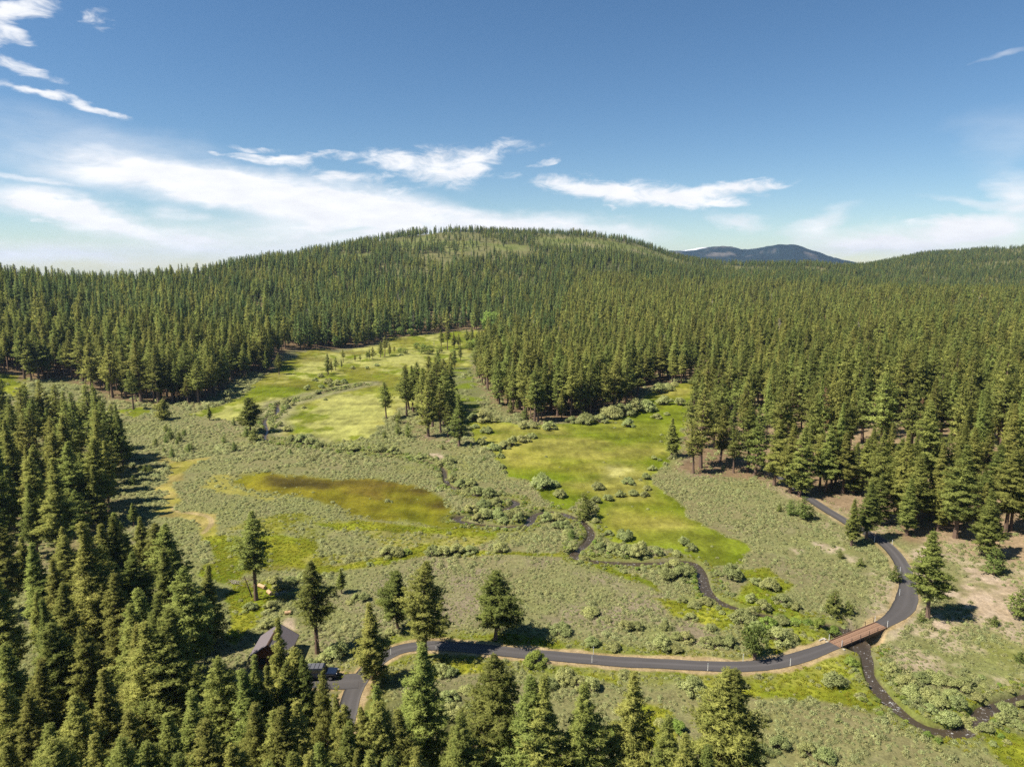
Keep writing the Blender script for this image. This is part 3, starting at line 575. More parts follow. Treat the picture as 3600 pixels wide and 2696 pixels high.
def make_mountain():
    us = np.linspace(2150, 3250, 260); ds = np.linspace(4600, 9000, 60)
    vk = np.interp(us, [2150, 2330, 2420, 2500, 2560, 2610, 2660, 2730, 2790, 2850, 2920, 3000, 3100, 3250], [905, 884, 879, 868, 867, 879, 874, 862, 862, 880, 905, 930, 955, 980])
    b = np.array([u2b(u) for u in us]); el = np.array([azel(u, v)[1] for u, v in zip(us, vk)])
    B, D = np.meshgrid(b, ds); E = np.broadcast_to(el, B.shape); x = D*np.sin(B); y = D*np.cos(B)
    ridge = H+6500*np.tan(E); prof = sstep(4600, 6500, D)*(1-.5*sstep(6500, 9000, D))
    z = -30+(ridge+30)*prof + fbm(x, y, 700, 5, 311)*60*sstep(4600, 5600, D)*sstep(6500, 6100, D)+fbm(x, y, 60, 2, 331)*9
    nr, nt = B.shape; i = (np.arange(nr-1)[:, None]*nt+np.arange(nt-1)[None, :]).ravel(); F = np.stack([i, i+1, i+nt+1, i+nt], 1)
    me = tri_mesh('mountain', np.stack([x.ravel(), y.ravel(), z.ravel()], 1), F, M['mountain'], nv=4, smooth=True)
    n = fbm(x.ravel(), y.ravel(), 260, 5, 351); t = prof.ravel(); U = np.broadcast_to(us, B.shape).ravel()
    col = np.array([.016, .030, .034])[None]*np.ones((len(n), 1))
    rock = sstep(.32, .55, n)[:, None]; col = col*(1-rock*.5)+np.array([.26, .22, .19])*rock*.5
    snow = (sstep(.975, .995, t)*(D.ravel() < 6600)*sstep(2540, 2480, U)*sstep(-.25, .15, fbm(x.ravel(), y.ravel(), 180, 3, 371)))[:, None]; col = col*(1-snow)+np.array([.85, .86, .88])*snow
    a = me.attributes.new('albedo', 'FLOAT_COLOR', 'POINT'); a.data.foreach_set('color', np.c_[col, np.ones(len(col))].astype(np.float32).ravel())
    tag(link(bpy.data.objects.new('mountain', me)), 'far dark blue wooded mountain range with a little snow near its left crest', 'mountain', kind='structure')
make_mountain()

# ------------------------------------------------------------------ road, creek
def ribbon(name, L, width, lift, mat, hfn, nx=7, wear=True, ws=None):
    T = np.gradient(L, axis=0); T /= np.linalg.norm(T, axis=1)[:, None]+1e-9; Nn = np.stack([-T[:, 1], T[:, 0]], 1)
    o = np.linspace(-1, 1, nx); w = np.full(len(L), width/2) if ws is None else ws
    x = L[:, 0:1]+Nn[:, 0:1]*o*w[:, None]; y = L[:, 1:2]+Nn[:, 1:2]*o*w[:, None]; z = hfn(x, y)+lift
    if hfn is ground_h or hfn is road_h: z = np.maximum(z, z.mean(1, keepdims=True)-.05)
    V = np.stack([x.ravel(), y.ravel(), z.ravel()], 1); nr = len(L)
    i = (np.arange(nr-1)[:, None]*nx+np.arange(nx-1)[None, :]).ravel(); F = np.stack([i, i+1, i+nx+1, i+nx], 1)[:, ::-1]
    # skirts so the slab has thickness
    m = len(V); lo = V.copy(); lo[:, 2] -= .3; V = np.r_[V, lo]
    for e in (0, nx-1):
        k = np.arange(nr-1)*nx+e; q = np.stack([k, k+nx, k+nx+m, k+m], 1); F = np.r_[F, q if e == 0 else q[:, ::-1]]
    me = tri_mesh(name, V, F, mat, nv=4)
    if wear:
        nz = fbm(L[:, 0], L[:, 1], 15, 2, 5)[:, None]
        wv = np.exp(-(o/.16)**2)[None, :]*.45*(1+nz) + .25*(np.abs(o)[None, :] > .95); wv = np.broadcast_to(wv, (nr, nx)).ravel()
        a = me.attributes.new('wear', 'FLOAT', 'POINT'); a.data.foreach_set('value', np.r_[wv, wv].astype(np.float32))
    return link(bpy.data.objects.new(name, me))
def road_h(x, y): return base_h(x, y)
def clip_line(L, lo, hi):
    a = (L[:, 0]-_bm[0])*_bd[0]+(L[:, 1]-_bm[1])*_bd[1]; b = np.abs(-(L[:, 0]-_bm[0])*_bd[1]+(L[:, 1]-_bm[1])*_bd[0]); return L[~((np.abs(a) < BLEN/2) & (b < 3))], a
RW = 3.1
a_ = (ROAD[:, 0]-_bm[0])*_bd[0]+(ROAD[:, 1]-_bm[1])*_bd[1]; b_ = np.abs(-(ROAD[:, 0]-_bm[0])*_bd[1]+(ROAD[:, 1]-_bm[1])*_bd[0])
on = np.where((np.abs(a_) < BLEN/2+.1) & (b_ < 3))[0]; RA, RB = ROAD[:on[0]+1], ROAD[on[-1]:]
def widths(L):
    d = np.hypot(L[:, 0]-_bm[0], L[:, 1]-_bm[1])-BLEN/2
    nz = .07*sstep(1, 4, d)*(fbm(L[:, 0], L[:, 1], 3, 3, 71)+fbm(L[:, 0], L[:, 1], 1.1, 2, 72))
    return nz+RW/2*(.80+.20*sstep(0, 9, d)) + .55*np.exp(-((L[:, 0]-_wd[0])**2+(L[:, 1]-_wd[1])**2)/60)
_wd = at(3182, 2120)[0]
tag(ribbon('road', RA, RW, .06, M['asphalt'], base_h, ws=widths(RA)), 'dark asphalt lane curving from the pine edge down to the bridge', 'road', kind='structure')
tag(ribbon('driveway', RB, RW, .06, M['asphalt'], base_h, ws=widths(RB)), 'dark asphalt lane running from the bridge past the pines to the cabin', 'road', kind='structure')
tag(ribbon('parking_pad', PAD, 4.4, .075, M['asphalt'], base_h), 'asphalt parking pad beside the cabin', 'pavement', kind='structure')
_cw = 2.2*(.62+.38*sstep(235, 185, CREEK_UP[:, 1]))
tag(ribbon('creek_water', CREEK_UP, 4.4, -.52, M['water'], base_h, nx=5, wear=False, ws=_cw), 'narrow winding creek of brown water with white riffles', 'water', kind='structure')

def gz(x, y): return float(ground_h(np.array([float(x)]), np.array([float(y)]))[0])
def bz(x, y): return float(base_h(np.array([float(x)]), np.array([float(y)]))[0])
# ------------------------------------------------------------------ bridge
def make_bridge():
    zr = max(bz(*BR0), bz(*BR1))+.05; ang = math.atan2(_bd[1], _bd[0])
    b = empty('bridge', (_bm[0], _bm[1], zr), ang); tag(b, 'red-brown timber plank bridge carrying the asphalt lane over the creek', 'bridge')
    Lh = BLEN/2; W = 2.5
    mb = MB(); n = int(BLEN/.24)
    for i in range(n): mb.box((-Lh+(i+.5)*BLEN/n, 0, -.03+.006*((i*7) % 3)), (BLEN/n-.02, W, .12))
    mb.build('deck', M['plank'], b)
    for s in (-1, 1):
        mb = MB()
        for j in range(3): mb.box((0, s*(.52+.0)+(j-1)*.23, .065+.004*j), (BLEN-.1, .21, .06))
        mb.build('runner_boards', M['plank'], b)
        MB().box((0, s*(W/2-.09), .12), (BLEN-.05, .16, .15)).build('kerb_timber', M['plank'], b, .02)
        MB().box((0, s*(W/2-.25), -.38), (BLEN+.3, .22, .55)).build('girder', M['girder'], b)
        rl = MB()
        for zz in (.55, .95): rl.bar((-Lh+.3, s*(W/2+.03), zz), (Lh-.3, s*(W/2+.03), zz), .015, n=5)
        ro = rl.build('railing', M['steel'], b)
        for i in range(6): MB().box((-Lh+.5+i*(BLEN-1)/5, s*(W/2+.03), .42), (.07, .07, 1.15)).build('post', M['steel'], ro)
    for e in (-1, 1): MB().box((e*(Lh+.15), 0, -1.15), (.45, W+.9, 2.0)).build('abutment', M['concrete'], b, .03)
    for s in (-1, 1): MB().add([(-Lh-.30, s*1.75, .12), (-Lh+.05, s*1.75, .12), (-Lh+.55, s*2.05, -1.5), (-Lh+.15, s*2.05, -1.5), (-Lh-.30, s*2.15, .12), (-Lh+.05, s*2.15, .12), (-Lh+.55, s*2.45, -1.5), (-Lh+.15, s*2.45, -1.5)],
        [(0, 1, 2, 3), (4, 7, 6, 5), (0, 4, 5, 1), (1, 5, 6, 2), (2, 6, 7, 3), (3, 7, 4, 0)]).build('wing_wall', M['concrete'], b)
    MB().box((-Lh-.5, 2.3, -.05), (1.6, .28, .25)).build('concrete_curb', M['concrete'], b, .03)
make_bridge()

# ------------------------------------------------------------------ roadside stakes
STK = [(2086, 2299, 'between the road and the sage, beyond the near middle stake'), (2081, 2330, 'on the near verge of the road, left of the round willow'), (2488, 2358, 'on the near verge at the lowest dip of the road'), (2612, 2325, 'on the far verge just left of the juniper'),
       (2778, 2341, 'on the near verge midway between juniper and bridge'), (2914, 2255, 'at the far left corner of the bridge'), (2959, 2276, 'at the near left corner of the bridge'), (3075, 2190, 'at the far right corner of the bridge'), (3119, 2206, 'at the near right corner of the bridge'),
       (3164, 2014, 'on the inner edge of the upper road bend'), (3162, 2093, 'on the inner edge of the lower road bend'), (3074, 1904, 'beside the two pines at the top of the lane'), (3136, 1916, 'on the sandy side at the top of the lane'), (1374, 2301, 'where the lane bends to the cabin'), (1533, 2281, 'on the near verge right of the big lane-side pine')]
st0 = None
for (u, v, where) in STK:
    p = at(u, v)[0]; zz = bz(*p)
    if st0 is None:
        st0 = empty('marker_stake', (p[0], p[1], zz)); MB().box((0, 0, .72), (.09, .045, 1.5)).build('stake_post', M['white'], st0, .01); MB().box((0, -.026, 1.30), (.07, .012, .14)).build('reflector', M['orange'], st0); o = st0
    else:
        o = st0.copy(); COL.objects.link(o); o.location = (p[0], p[1], zz)
        for ch in st0.children: q = ch.copy(); COL.objects.link(q); q.parent = o
    tag(o, 'thin white stake '+where, 'marker stake', 'white stakes along the lane')

# ------------------------------------------------------------------ cabin
def make_cabin():
    p = at(972, 2292)[0]; cx, cy = -42.6, 112.4; z0 = bz(cx, cy)
    cb = empty('cabin', (cx, cy, z0-.1), math.radians(3)); tag(cb, 'small dark red-brown cabin with a grey-brown gabled shingle roof behind the pines', 'cabin')
    w, l, e, r = 2.9, 3.1, 2.9, 5.0
    MB().prism([(-w, 0), (w, 0), (w, e), (0, r-.35), (-w, e)], -l, l).build('wall', M['cabinwall'], cb)
    roof = MB(); t = .16
    for s in (-1, 1):
        roof.prism([(0, r), (s*3.5, e-.30), (s*3.5, e-.30-t), (0, r-t)] if s > 0 else [(0, r-t), (-3.5, e-.30-t), (-3.5, e-.30), (0, r)], -3.65, 3.65)
    ro = roof.build('roof', M['roof'], cb)
    MB().prism([(-.22, r-.08), (0, r+.05), (.22, r-.08), (0, r-.02)], -3.67, 3.67).build('ridge_cap', M['trim'], ro)
    for yy in (-3.66, 3.66):
        for s in (-1, 1): MB().prism([(0, r+.01), (s*3.52, e-.28), (s*3.52, e-.52), (0, r-.24)], yy-.03, yy+.03).build('bargeboard', M['trim'], ro)
    d = MB().box((.9, -l-.03, 1.05), (.95, .08, 2.1)).build('door', M['trim'], cb); MB().box((1.25, -l-.1, 1.05), (.05, .08, .12)).build('handle', M['steel'], d)
    for (x, y, sx, sy) in ((-1.2, -l-.03, 1.1, .08), (w+.03, .6, .08, 1.2), (-w-.03, -.6, .08, 1.2)):
        f = MB().box((x, y, 1.65), (sx+.14*(sx > .5), sy+.14*(sy > .5), 1.24)).build('window', M['trim'], cb)
        MB().box((x*1.012, y*1.012, 1.65), (sx if sx > .5 else sx, sy, 1.05)).build('pane', M['glass'], f)
make_cabin()

# ------------------------------------------------------------------ parked off-road car, nose to the right
def make_car():
    p = at(1128, 2391)[0]; z0 = bz(*p)+.085; s = 1.22
    cr = empty('off_road_car', (p[0], p[1]+.7, z0), math.radians(3), (s, s, s)); tag(cr, 'dark navy boxy off-road car with a grey roof parked beside the cabin', 'car')
    b = MB(); b.prism([(-2.15, .45), (2.15, .45), (2.2, .62), (2.12, 1.02), (.75, 1.10), (-2.15, 1.10), (-2.2, .8)], -.80, .80).build('body', M['carpaint'], cr, .04)
    cab = MB().prism([(-2.08, 1.10), (.72, 1.10), (.38, 1.76), (-1.98, 1.80)], -.74, .74).build('cab', M['carpaint'], cr, .04)
    for y in (-.75, .75):
        for (x0, x1, x2, x3) in ((-1.95, -1.2, -1.2, -1.9), (-1.1, -.35, -.35, -1.1), (-.25, .52, .28, -.25)): MB().add([(x0, y-.012, 1.18), (x1, y-.012, 1.18), (x2, y-.012, 1.62), (x3, y-.012, 1.62), (x0, y+.012, 1.18), (x1, y+.012, 1.18), (x2, y+.012, 1.62), (x3, y+.012, 1.62)], [(0, 1, 2, 3), (7, 6, 5, 4), (0, 4, 5, 1), (1, 5, 6, 2), (2, 6, 7, 3), (3, 7, 4, 0)]).build('side_window', M['glass'], cab)
    MB().add([(.735, -.66, 1.14), (.735, .66, 1.14), (.42, .66, 1.72), (.42, -.66, 1.72), (.70, -.66, 1.12), (.70, .66, 1.12), (.385, .66, 1.70), (.385, -.66, 1.70)], [(0, 1, 2, 3), (7, 6, 5, 4), (0, 4, 5, 1), (1, 5, 6, 2), (2, 6, 7, 3), (3, 7, 4, 0)]).build('windscreen', M['glass'], cab)
    for i in range(4): MB().box((-1.75+i*.58, 0, 1.815), (.5, 1.36, .03)).build('roof_panel', M['rack'], cab)
    for x in (-1.35, 1.35):
        for y in (-.78, .78):
            w = MB().bar((x, y-.13, .39), (x, y+.13, .39), .39, n=20).build('wheel', M['tyre'], cr, .03); MB().bar((x, y+math.copysign(.11, y), .39), (x, y+math.copysign(.145, y), .39), .22, n=12).build('rim', M['chrome'], w)
            MB().box((x, y+math.copysign(.10, y), .86), (1.05, .2, .07)).build('fender', M['tyre'], cr, .02)
    for y in (-.55, .55): MB().bar((2.16, y, .86), (2.21, y, .86), .11, n=12).build('headlight', M['lamp_clear'], cr)
    for y in (-.68, .68): MB().box((-2.2, y, .9), (.06, .12, .2)).build('tail_light', M['lamp_red'], cr)
    for x in (2.3, -2.28): MB().box((x, 0, .55), (.16, 1.6, .2)).build('bumper', M['tyre'], cr, .03)
    MB().bar((-2.24, 0, 1.0), (-2.42, 0, 1.0), .36, n=18).build('spare_wheel', M['tyre'], cr, .03)
    for y in (-.92, .92): MB().box((.45, y, 1.2), (.12, .2, .16)).build('wing_mirror', M['tyre'], cr, .02)
make_car()
# ------------------------------------------------------------------ plant prototypes (shared mesh data)
def rsph(rng, n):
    v = rng.normal(size=(n, 3)); return v/np.linalg.norm(v, axis=1, keepdims=True)
def blades(rng, C, k, r, wd, out=None, up=.35, flat=1.0, soft=.75, nup=.22):
    """k narrow triangles radiating from each centre; shading normals follow the tuft so that it reads as one soft body"""
    n = len(C); c_ = np.repeat(C, k, 0); d = rsph(rng, n*k); d[:, 2] = d[:, 2]*flat+up
    o_ = np.zeros((n*k, 3)) if out is None else np.repeat(out, k, 0)
    d += o_*.7
    d /= np.linalg.norm(d, axis=1, keepdims=True); s = np.cross(d, rsph(rng, n*k)); s /= np.linalg.norm(s, axis=1, keepdims=True)+1e-9
    L = r*rng.uniform(.65, 1.3, (n*k, 1)) if np.isscalar(r) else np.repeat(r, k)[:, None]*rng.uniform(.65, 1.3, (n*k, 1))
    g = np.cross(s, d); nn = d*.62+o_*soft*.8+np.array([0, 0, nup]); flip = (g*nn).sum(1) < 0; s = np.where(flip[:, None], -s, s); g = np.cross(s, d)
    nn = nn/np.linalg.norm(nn, axis=1, keepdims=True)+g*.35; nn /= np.linalg.norm(nn, axis=1, keepdims=True)
    a = c_-d*L*.3; V = np.stack([a-s*L*wd, a+s*L*wd, c_+d*L], 1).reshape(-1, 3)
    blades.nrm = np.repeat(nn, 3, 0)
    return V, np.arange(n*k*3).reshape(-1, 3), np.repeat(np.arange(n), k)
def pine_proto(seed, h=24.0, cb=.25, R=3.4, nb=150, nc=4, nt=4, k=6, tr=.5, sig=.38, taper=.8, bare=0, mat='needles', lim=True, droop=0.0, twin=False, trunk_w=.30, wd=.2):
    rng = np.random.default_rng(seed); cs = []; outs = []; tints = []; szs = []; mb = MB()
    bend = rng.normal(0, .25, 2)
    def axis(f): return np.array([bend[0]*math.sin(f*3), bend[1]*math.sin(f*2.3+.5), f*h])
    for q in range(8):
        f0, f1 = q/8, (q+1)/8; mb.bar(axis(f0), axis(f1), trunk_w*(1-f0)**.8*(1.25 if q == 0 else 1)+.02, trunk_w*(1-f1)**.8+.02, n=7)
    lob = rng.uniform(0, 6.28, 3)
    for i in range(nb):
        s = (i+rng.random())/nb; rel = s**.92; f = cb+(1-cb)*rel*.985; az = i*2.399+rng.normal(0, .5)
        pr = R*(1-rel)**taper*(.50+.50*min(1, rel/.22))*(1+.22*math.sin(az+lob[0]+rel*5)+.17*math.sin(2*az+lob[1]-rel*9)+.10*math.sin(lob[2]+rel*17)); L = max(.3, pr*(rng.uniform(.70, 1.18) if rng.random() > .16 else rng.uniform(.30, .6)))
        pit = math.radians(-14-droop+46*rel+rng.normal(0, 8)); d = np.array([math.cos(az)*math.cos(pit), math.sin(az)*math.cos(pit), math.sin(pit)])
        b0 = axis(f); up = .16*L
        tip = b0+d*L+np.array([0, 0, up]); mid = b0+d*L*.5+np.array([0, 0, up*.25])
        if lim: mb.bar(b0, mid, .055*(1-rel)+.02, .035*(1-rel)+.015, n=3); mb.bar(mid, tip, .035*(1-rel)+.015, .012, n=3)
        side = np.array([-math.sin(az), math.cos(az), 0.])
        m_ = max(2, int(round(nc*(.45+.75*min(1, L/R)))))
        bt = rng.random()
        for j in range(m_):
            q = 1-j/m_*.72 if j else 1.0; q *= rng.uniform(.93, 1.03)
            lat = (rng.random()-.5)*.62*L*(1.15-q*.8)+(0 if j else 0); cc = b0+d*L*q+np.array([0, 0, up*q*q])+side*lat
            n_ = nt; zf = .42+.58*min(1., (1-rel)*1.7); P = cc+rng.normal(size=(n_, 3))*np.array([sig, sig, sig*.62])*zf; szs.append(np.full(n_, zf)); cs.append(P); ov = (P-(b0+d*L*.25))/max(L, .6)*.8+np.array([0, 0, .2]); outs.append(ov); tints.append(np.clip(bt*.55+.45*rng.random(n_)+.18*(q-.7), 0, 1))
    for i in range(bare):
        f = cb*rng.uniform(.45, 1.0); az = rng.uniform(0, 6.28); L = R*rng.uniform(.35, .9); b0 = axis(f); e = b0+np.array([math.cos(az)*L, math.sin(az)*L, L*rng.uniform(-.15, .25)]); mb.bar(b0, e, .045, .012, n=3)
    top = axis(1.0); P = top+rng.normal(size=(6, 3))*np.array([.08, .08, .5])-np.array([0, 0, .3]); szs.append(np.full(6, .42)); cs.append(P); outs.append(np.tile([0, 0, 1.], (6, 1))); tints.append(np.full(6, .8))
    C_ = np.concatenate(cs); O = np.concatenate(outs); T_ = np.concatenate(tints)
    V, F, own = blades(rng, C_, k, tr*np.concatenate(szs), wd, O); tint = np.clip(T_[own]+rng.normal(0, .12, len(own)), 0, 1)
    nrm = blades.nrm; crown = tri_mesh('crown', V, F, M[mat], tint, normals=nrm)
    tm = bpy.data.meshes.new('trunk'); tm.from_pydata(mb.v, [], mb.f); tm.update(); tm.materials.append(M['bark'])
    return dict(crown=crown, trunk=tm, h=h, R=R*.80, trunk_raw=(mb.v, mb.f), raw=(V, F, tint, nrm), mat=mat)
NK = dict(nc=6, nt=8, k=9, sig=.29, tr=.40, wd=.13)
NEAR = [pine_proto(a, cb=b, R=c_, nb=n, taper=t, bare=10, **NK) for a, b, c_, n, t in ((1, .14, 3.4, 165, 1.0), (2, .20, 3.0, 150, .85), (3, .10, 3.8, 180, 1.15), (4, .26, 3.2, 145, .78), (5, .16, 2.8, 150, 1.05), (6, .24, 3.8, 165, .72), (9, .30, 3.0, 140, .65), (10, .12, 3.3, 165, .9))]
OPEN = pine_proto(7, cb=.36, R=3.2, nb=150, taper=.72, bare=34, nc=5, nt=6, k=8, sig=.28, tr=.38, wd=.15)      # airy with bare lower limbs
ROUND = pine_proto(8, h=20, cb=.24, R=4.0, nb=180, taper=.5, sig=.34, tr=.42, nc=6, nt=8, k=9, wd=.14)                     # full rounded crown
MID = [pine_proto(a, cb=b, R=c_, nb=n, taper=t, nc=4, nt=4, k=6, tr=.52, wd=.20, sig=.36) for a, b, c_, n, t in ((11, .26, 2.9, 100, .95), (12, .32, 3.2, 95, .75), (13, .16, 3.2, 115, 1.05), (14, .38, 2.9, 85, .65), (15, .22, 2.6, 100, .95), (16, .30, 3.4, 95, .6), (17, .20, 2.9, 105, .85), (18, .42, 2.8, 80, .75))]
YOUNG = [pine_proto(21, h=5, cb=.06, R=1.35, nb=60, nc=3, nt=3, k=5, tr=.30, sig=.2, lim=False, mat='young', trunk_w=.08), pine_proto(22, h=5, cb=.10, R=1.1, nb=55, nc=3, nt=3, k=5, tr=.30, sig=.2, lim=False, taper=.6, mat='young', trunk_w=.08)]
BUSHY = pine_proto(24, h=8, cb=.03, R=3.6, nb=120, nc=5, nt=4, k=6, tr=.42, sig=.34, taper=.55, mat='needles', trunk_w=.16)

def juniper_proto(seed):
    rng = np.random.default_rng(seed); mb = MB(); P = []
    mb.bar((0, 0, 0), (.1, 0, 1.5), .30, .24, 8); mb.bar((.1, 0, 1.3), (.5, .2, 3), .18, .08); mb.bar((.1, 0, 1.3), (-.6, -.1, 2.9), .18, .08); mb.bar((.1, 0, 1.4), (.0, .5, 3.4), .16, .06); mb.bar((-.12, 0, 0), (-.5, .1, 1.4), .12, .06)
    for i in range(46):
        d = rsph(rng, 1)[0]; cc = np.array([d[0]*1.75, d[1]*1.75, 3.5+d[2]*1.6])*1.0; cc[2] = max(cc[2], 2.2)
        P.append(cc+rng.normal(size=(9, 3))*[.26, .26, .36])
    P.append(rng.normal(size=(90, 3))*[.8, .8, .7]+[0, 0, 3.5]); P = np.concatenate(P)
    V, F, own = blades(rng, P, 7, .36, .2, up=.6); tm = bpy.data.meshes.new('trunk'); tm.from_pydata(mb.v, [], mb.f); tm.materials.append(M['bark'])
    return dict(crown=tri_mesh('crown', V, F, M['young'], np.clip(rng.random(len(P))[own]*.7+rng.normal(0, .1, len(own)), 0, 1), normals=blades.nrm), trunk=tm, h=5.2, R=1.95)
JUNI = juniper_proto(31)
def shrub_proto(seed, nl=26, leaf=.095, per=110, mat='willow', hgt=1.1, spread=.70):
    """a willow bush of radius 1: leafy lobes on many stems"""
    rng = np.random.default_rng(seed); mb = MB(); Ps = []; Ts = []; Os = []
    for i in range(nl):
        a = rng.uniform(0, 6.28); r = spread*math.sqrt(rng.random()); lr = rng.uniform(.15, .34); hz = hgt*(1-.55*(r/spread)**2)*rng.uniform(.55, .95)-lr*.4
        cc = np.array([math.cos(a)*r, math.sin(a)*r, max(lr*.55, hz)]); d = rsph(rng, per); d[:, 2] = np.abs(d[:, 2])*1.0-.25*rng.random(per)
        P = cc+d*lr*rng.uniform(.55, 1.12, (per, 1))*np.array([1, 1, 1.15]); Ps.append(P); Os.append(d); Ts.append(np.clip(.25+.5*rng.random()+rng.normal(0, .16, per), 0, 1))
        for _ in range(2): mb.bar((rng.normal(0, .08), rng.normal(0, .08), 0), tuple(cc+rng.normal(0, .1, 3)), .022, .008, n=3)
    P = np.concatenate(Ps); P[:, 2] = np.maximum(P[:, 2], .03); V, F, own = blades(rng, P, 2, leaf, .30, np.concatenate(Os), up=.5, nup=.55)
    tint = np.concatenate(Ts)[own]; sm = bpy.data.meshes.new('stems'); sm.from_pydata(mb.v, [], mb.f); sm.materials.append(M['stem'])
    return dict(foliage=tri_mesh('foliage', V, F, M[mat], tint, normals=blades.nrm), stems=sm)
WILLOW = [shrub_proto(s) for s in (41, 42, 43)]+[shrub_proto(44, nl=22, hgt=1.05, spread=.75), shrub_proto(45, nl=20, hgt=1.5, spread=.6)]
GREENW = [shrub_proto(s, mat='aspen') for s in (46, 47)]
def snag_proto(seed, rust=False):
    rng = np.random.default_rng(seed); mb = MB(); h = 20.
    for q in range(6): mb.bar((0.1*q*(q % 2), 0, h*q/6), (0.1*(q+1)*((q+1) % 2), 0, h*(q+1)/6), .28*(1-q/6)+.03, .28*(1-(q+1)/6)+.03, 6)
    for i in range(70):
        f = .25+.72*i/70; az = i*2.4; L = 2.4*(1-f)**.7*rng.uniform(.4, 1.1)+.2; b0 = np.array([0, 0, f*h]); d = np.array([math.cos(az), math.sin(az), rng.uniform(-.15, .5)]); e = b0+d*L; mb.bar(b0, e, .07, .025, n=3)
        for _ in range(3): g = b0+d*L*rng.uniform(.4, 1); mb.bar(g, g+rsph(rng, 1)[0]*L*.45, .035, .012, n=3)
    me = bpy.data.meshes.new('dead_tree'); me.from_pydata(mb.v, [], mb.f); me.materials.append(M['rustwood' if rust else 'deadwood']); return me

# ------------------------------------------------------------------ planting by photo position
rnd = random.Random(5)
def plant_pose(u, vb, vt, w, h=None):
    """ground point, height and crown radius of a plant whose foot and tip show at these photo pixels"""
    if h is None:
        p = at(u, vb)[0]; z = gz(*p)
        dep = PITCH+math.atan((vt-1348)/FPX); hh = H-z-p[1]*math.tan(dep)
    else:
        dep = PITCH+math.atan((vt-1348)/FPX); y = (H-h-.5)/math.tan(dep); zo = y*math.cos(PITCH)+(H-h)*math.sin(PITCH); p = np.array([(u-1800)/FPX*zo, y]); z = gz(*p); hh = h
    zo = to_pix(p[0], p[1], z+hh*.4)[2]
    return p[0], p[1], z, hh, w/2*zo/FPX
PINES = []      # (x, y, z, h, radius, proto, label, group)
def pine(u, vb, vt, w, proto=None, label=None, h=None):
    x, y, z, hh, r = plant_pose(u, vb, vt, w, h); PINES.append([x, y, z, hh, r, proto, label])
# trees standing in the open, foot and tip measured on the photo
for a in [(901, 2109, 1798, 128, OPEN, 'tall airy pine with bare lower limbs alone on the green strip above the cabin'),
    (1115, 2295, 1964, 185, OPEN, 'tall ragged pine right behind the cabin roof'), (1201, 2085, 1996, 58, None, 'small slender pine in the brush up and right of the cabin'),
    (1400, 2210, 2003, 95, ROUND, 'dark rounded pine just left of the big lane-side pine'), (1500, 2313, 1968, 215, NEAR[5], 'largest lane-side pine with its trunk on the inner verge of the lane'),
    (1737, 2249, 2006, 172, ROUND, 'full round-crowned pine alone on the far side of the lane'), (1316, 2400, 2111, 180, NEAR[0], 'broad pine standing between parking pad and lane bend'),
    (3262, 2176, 1866, 148, NEAR[3], 'tall pine on bare sand beside the road beyond the bridge'), (2991, 1918, 1753, 108, NEAR[4], 'left one of two pines where the lane leaves the forest'),
    (3043, 1902, 1690, 130, NEAR[1], 'taller right one of two pines where the lane leaves the forest'), (880, 1524, 1397, 84, ROUND, 'dark pine beside the upper creek in the left sage flat'),
    (577, 1475, 1406, 56, BUSHY, 'round bushy pine alone at the top of the left sage flat'), (736, 1478, 1420, 30, NEAR[4], 'narrow little pine at the edge of the far left meadow'),
    (441, 1628, 1454, 98, NEAR[2], 'dark pine at the right end of the left-edge clump'), (1358, 1472, 1341, 48, MID[1], 'lone slender pine in the far meadow left of the middle clump'),
    (2361, 1607, 1467, 60, NEAR[0], 'lone pine in the right meadow before the forest corner'), (2439, 1665, 1488, 95, MID[3], 'leaning front pine at the near corner of the right forest'), (2466, 1645, 1363, 108, MID[1], 'tallest pine at the near corner of the right forest')]:
    pine(*a[:5], a[5])
for a in [(1428, 1463, 1288, 50), (1455, 1449, 1283, 46), (1471, 1420, 1272, 48), (1505, 1533, 1330, 66), (1539, 1472, 1265, 60), (1534, 1452, 1255, 52), (1575, 1535, 1411, 66), (1609, 1568, 1384, 84), (1552, 1440, 1228, 50), (1580, 1432, 1240, 50), (1510, 1430, 1250, 50), (1535, 1418, 1258, 46), (1560, 1490, 1300, 56), (1490, 1480, 1290, 56), (1520, 1500, 1310, 56), (1590, 1470, 1275, 56), (1550, 1520, 1360, 60), (1440, 1440, 1280, 44), (1565, 1460, 1260, 56), (1525, 1475, 1280, 50)]: pine(a[0], a[1], a[2], a[3]*1.2)
for a in [(2510, 1575, 1400, 80), (2530, 1622, 1425, 80), (2580, 1662, 1510, 78), (2645, 1674, 1427, 88), (2722, 1708, 1472, 110), (2775, 1733, 1486, 105), (2812, 1745, 1496, 105), (2882, 1716, 1525, 80), (2897, 1731, 1490, 80), (2925, 1716, 1510, 70), (2962, 1735, 1520, 80), (3000, 1738, 1556, 90), (3033, 1712, 1540, 80), (3058, 1692, 1500, 80), (3092, 1846, 1668, 92), (3137, 1781, 1600, 92), (3160, 1736, 1540, 90), (3187, 1881, 1680, 92), (3214, 1859, 1606, 104), (3290, 1820, 1560, 110), (3358, 1891, 1558, 150), (3400, 1750, 1500, 110), (3462, 1961, 1714, 142), (3535, 1868, 1578, 110), (3556, 1866, 1590, 110), (3620, 1880, 1600, 120), (3490, 1800, 1560, 100)]: pine(*a)
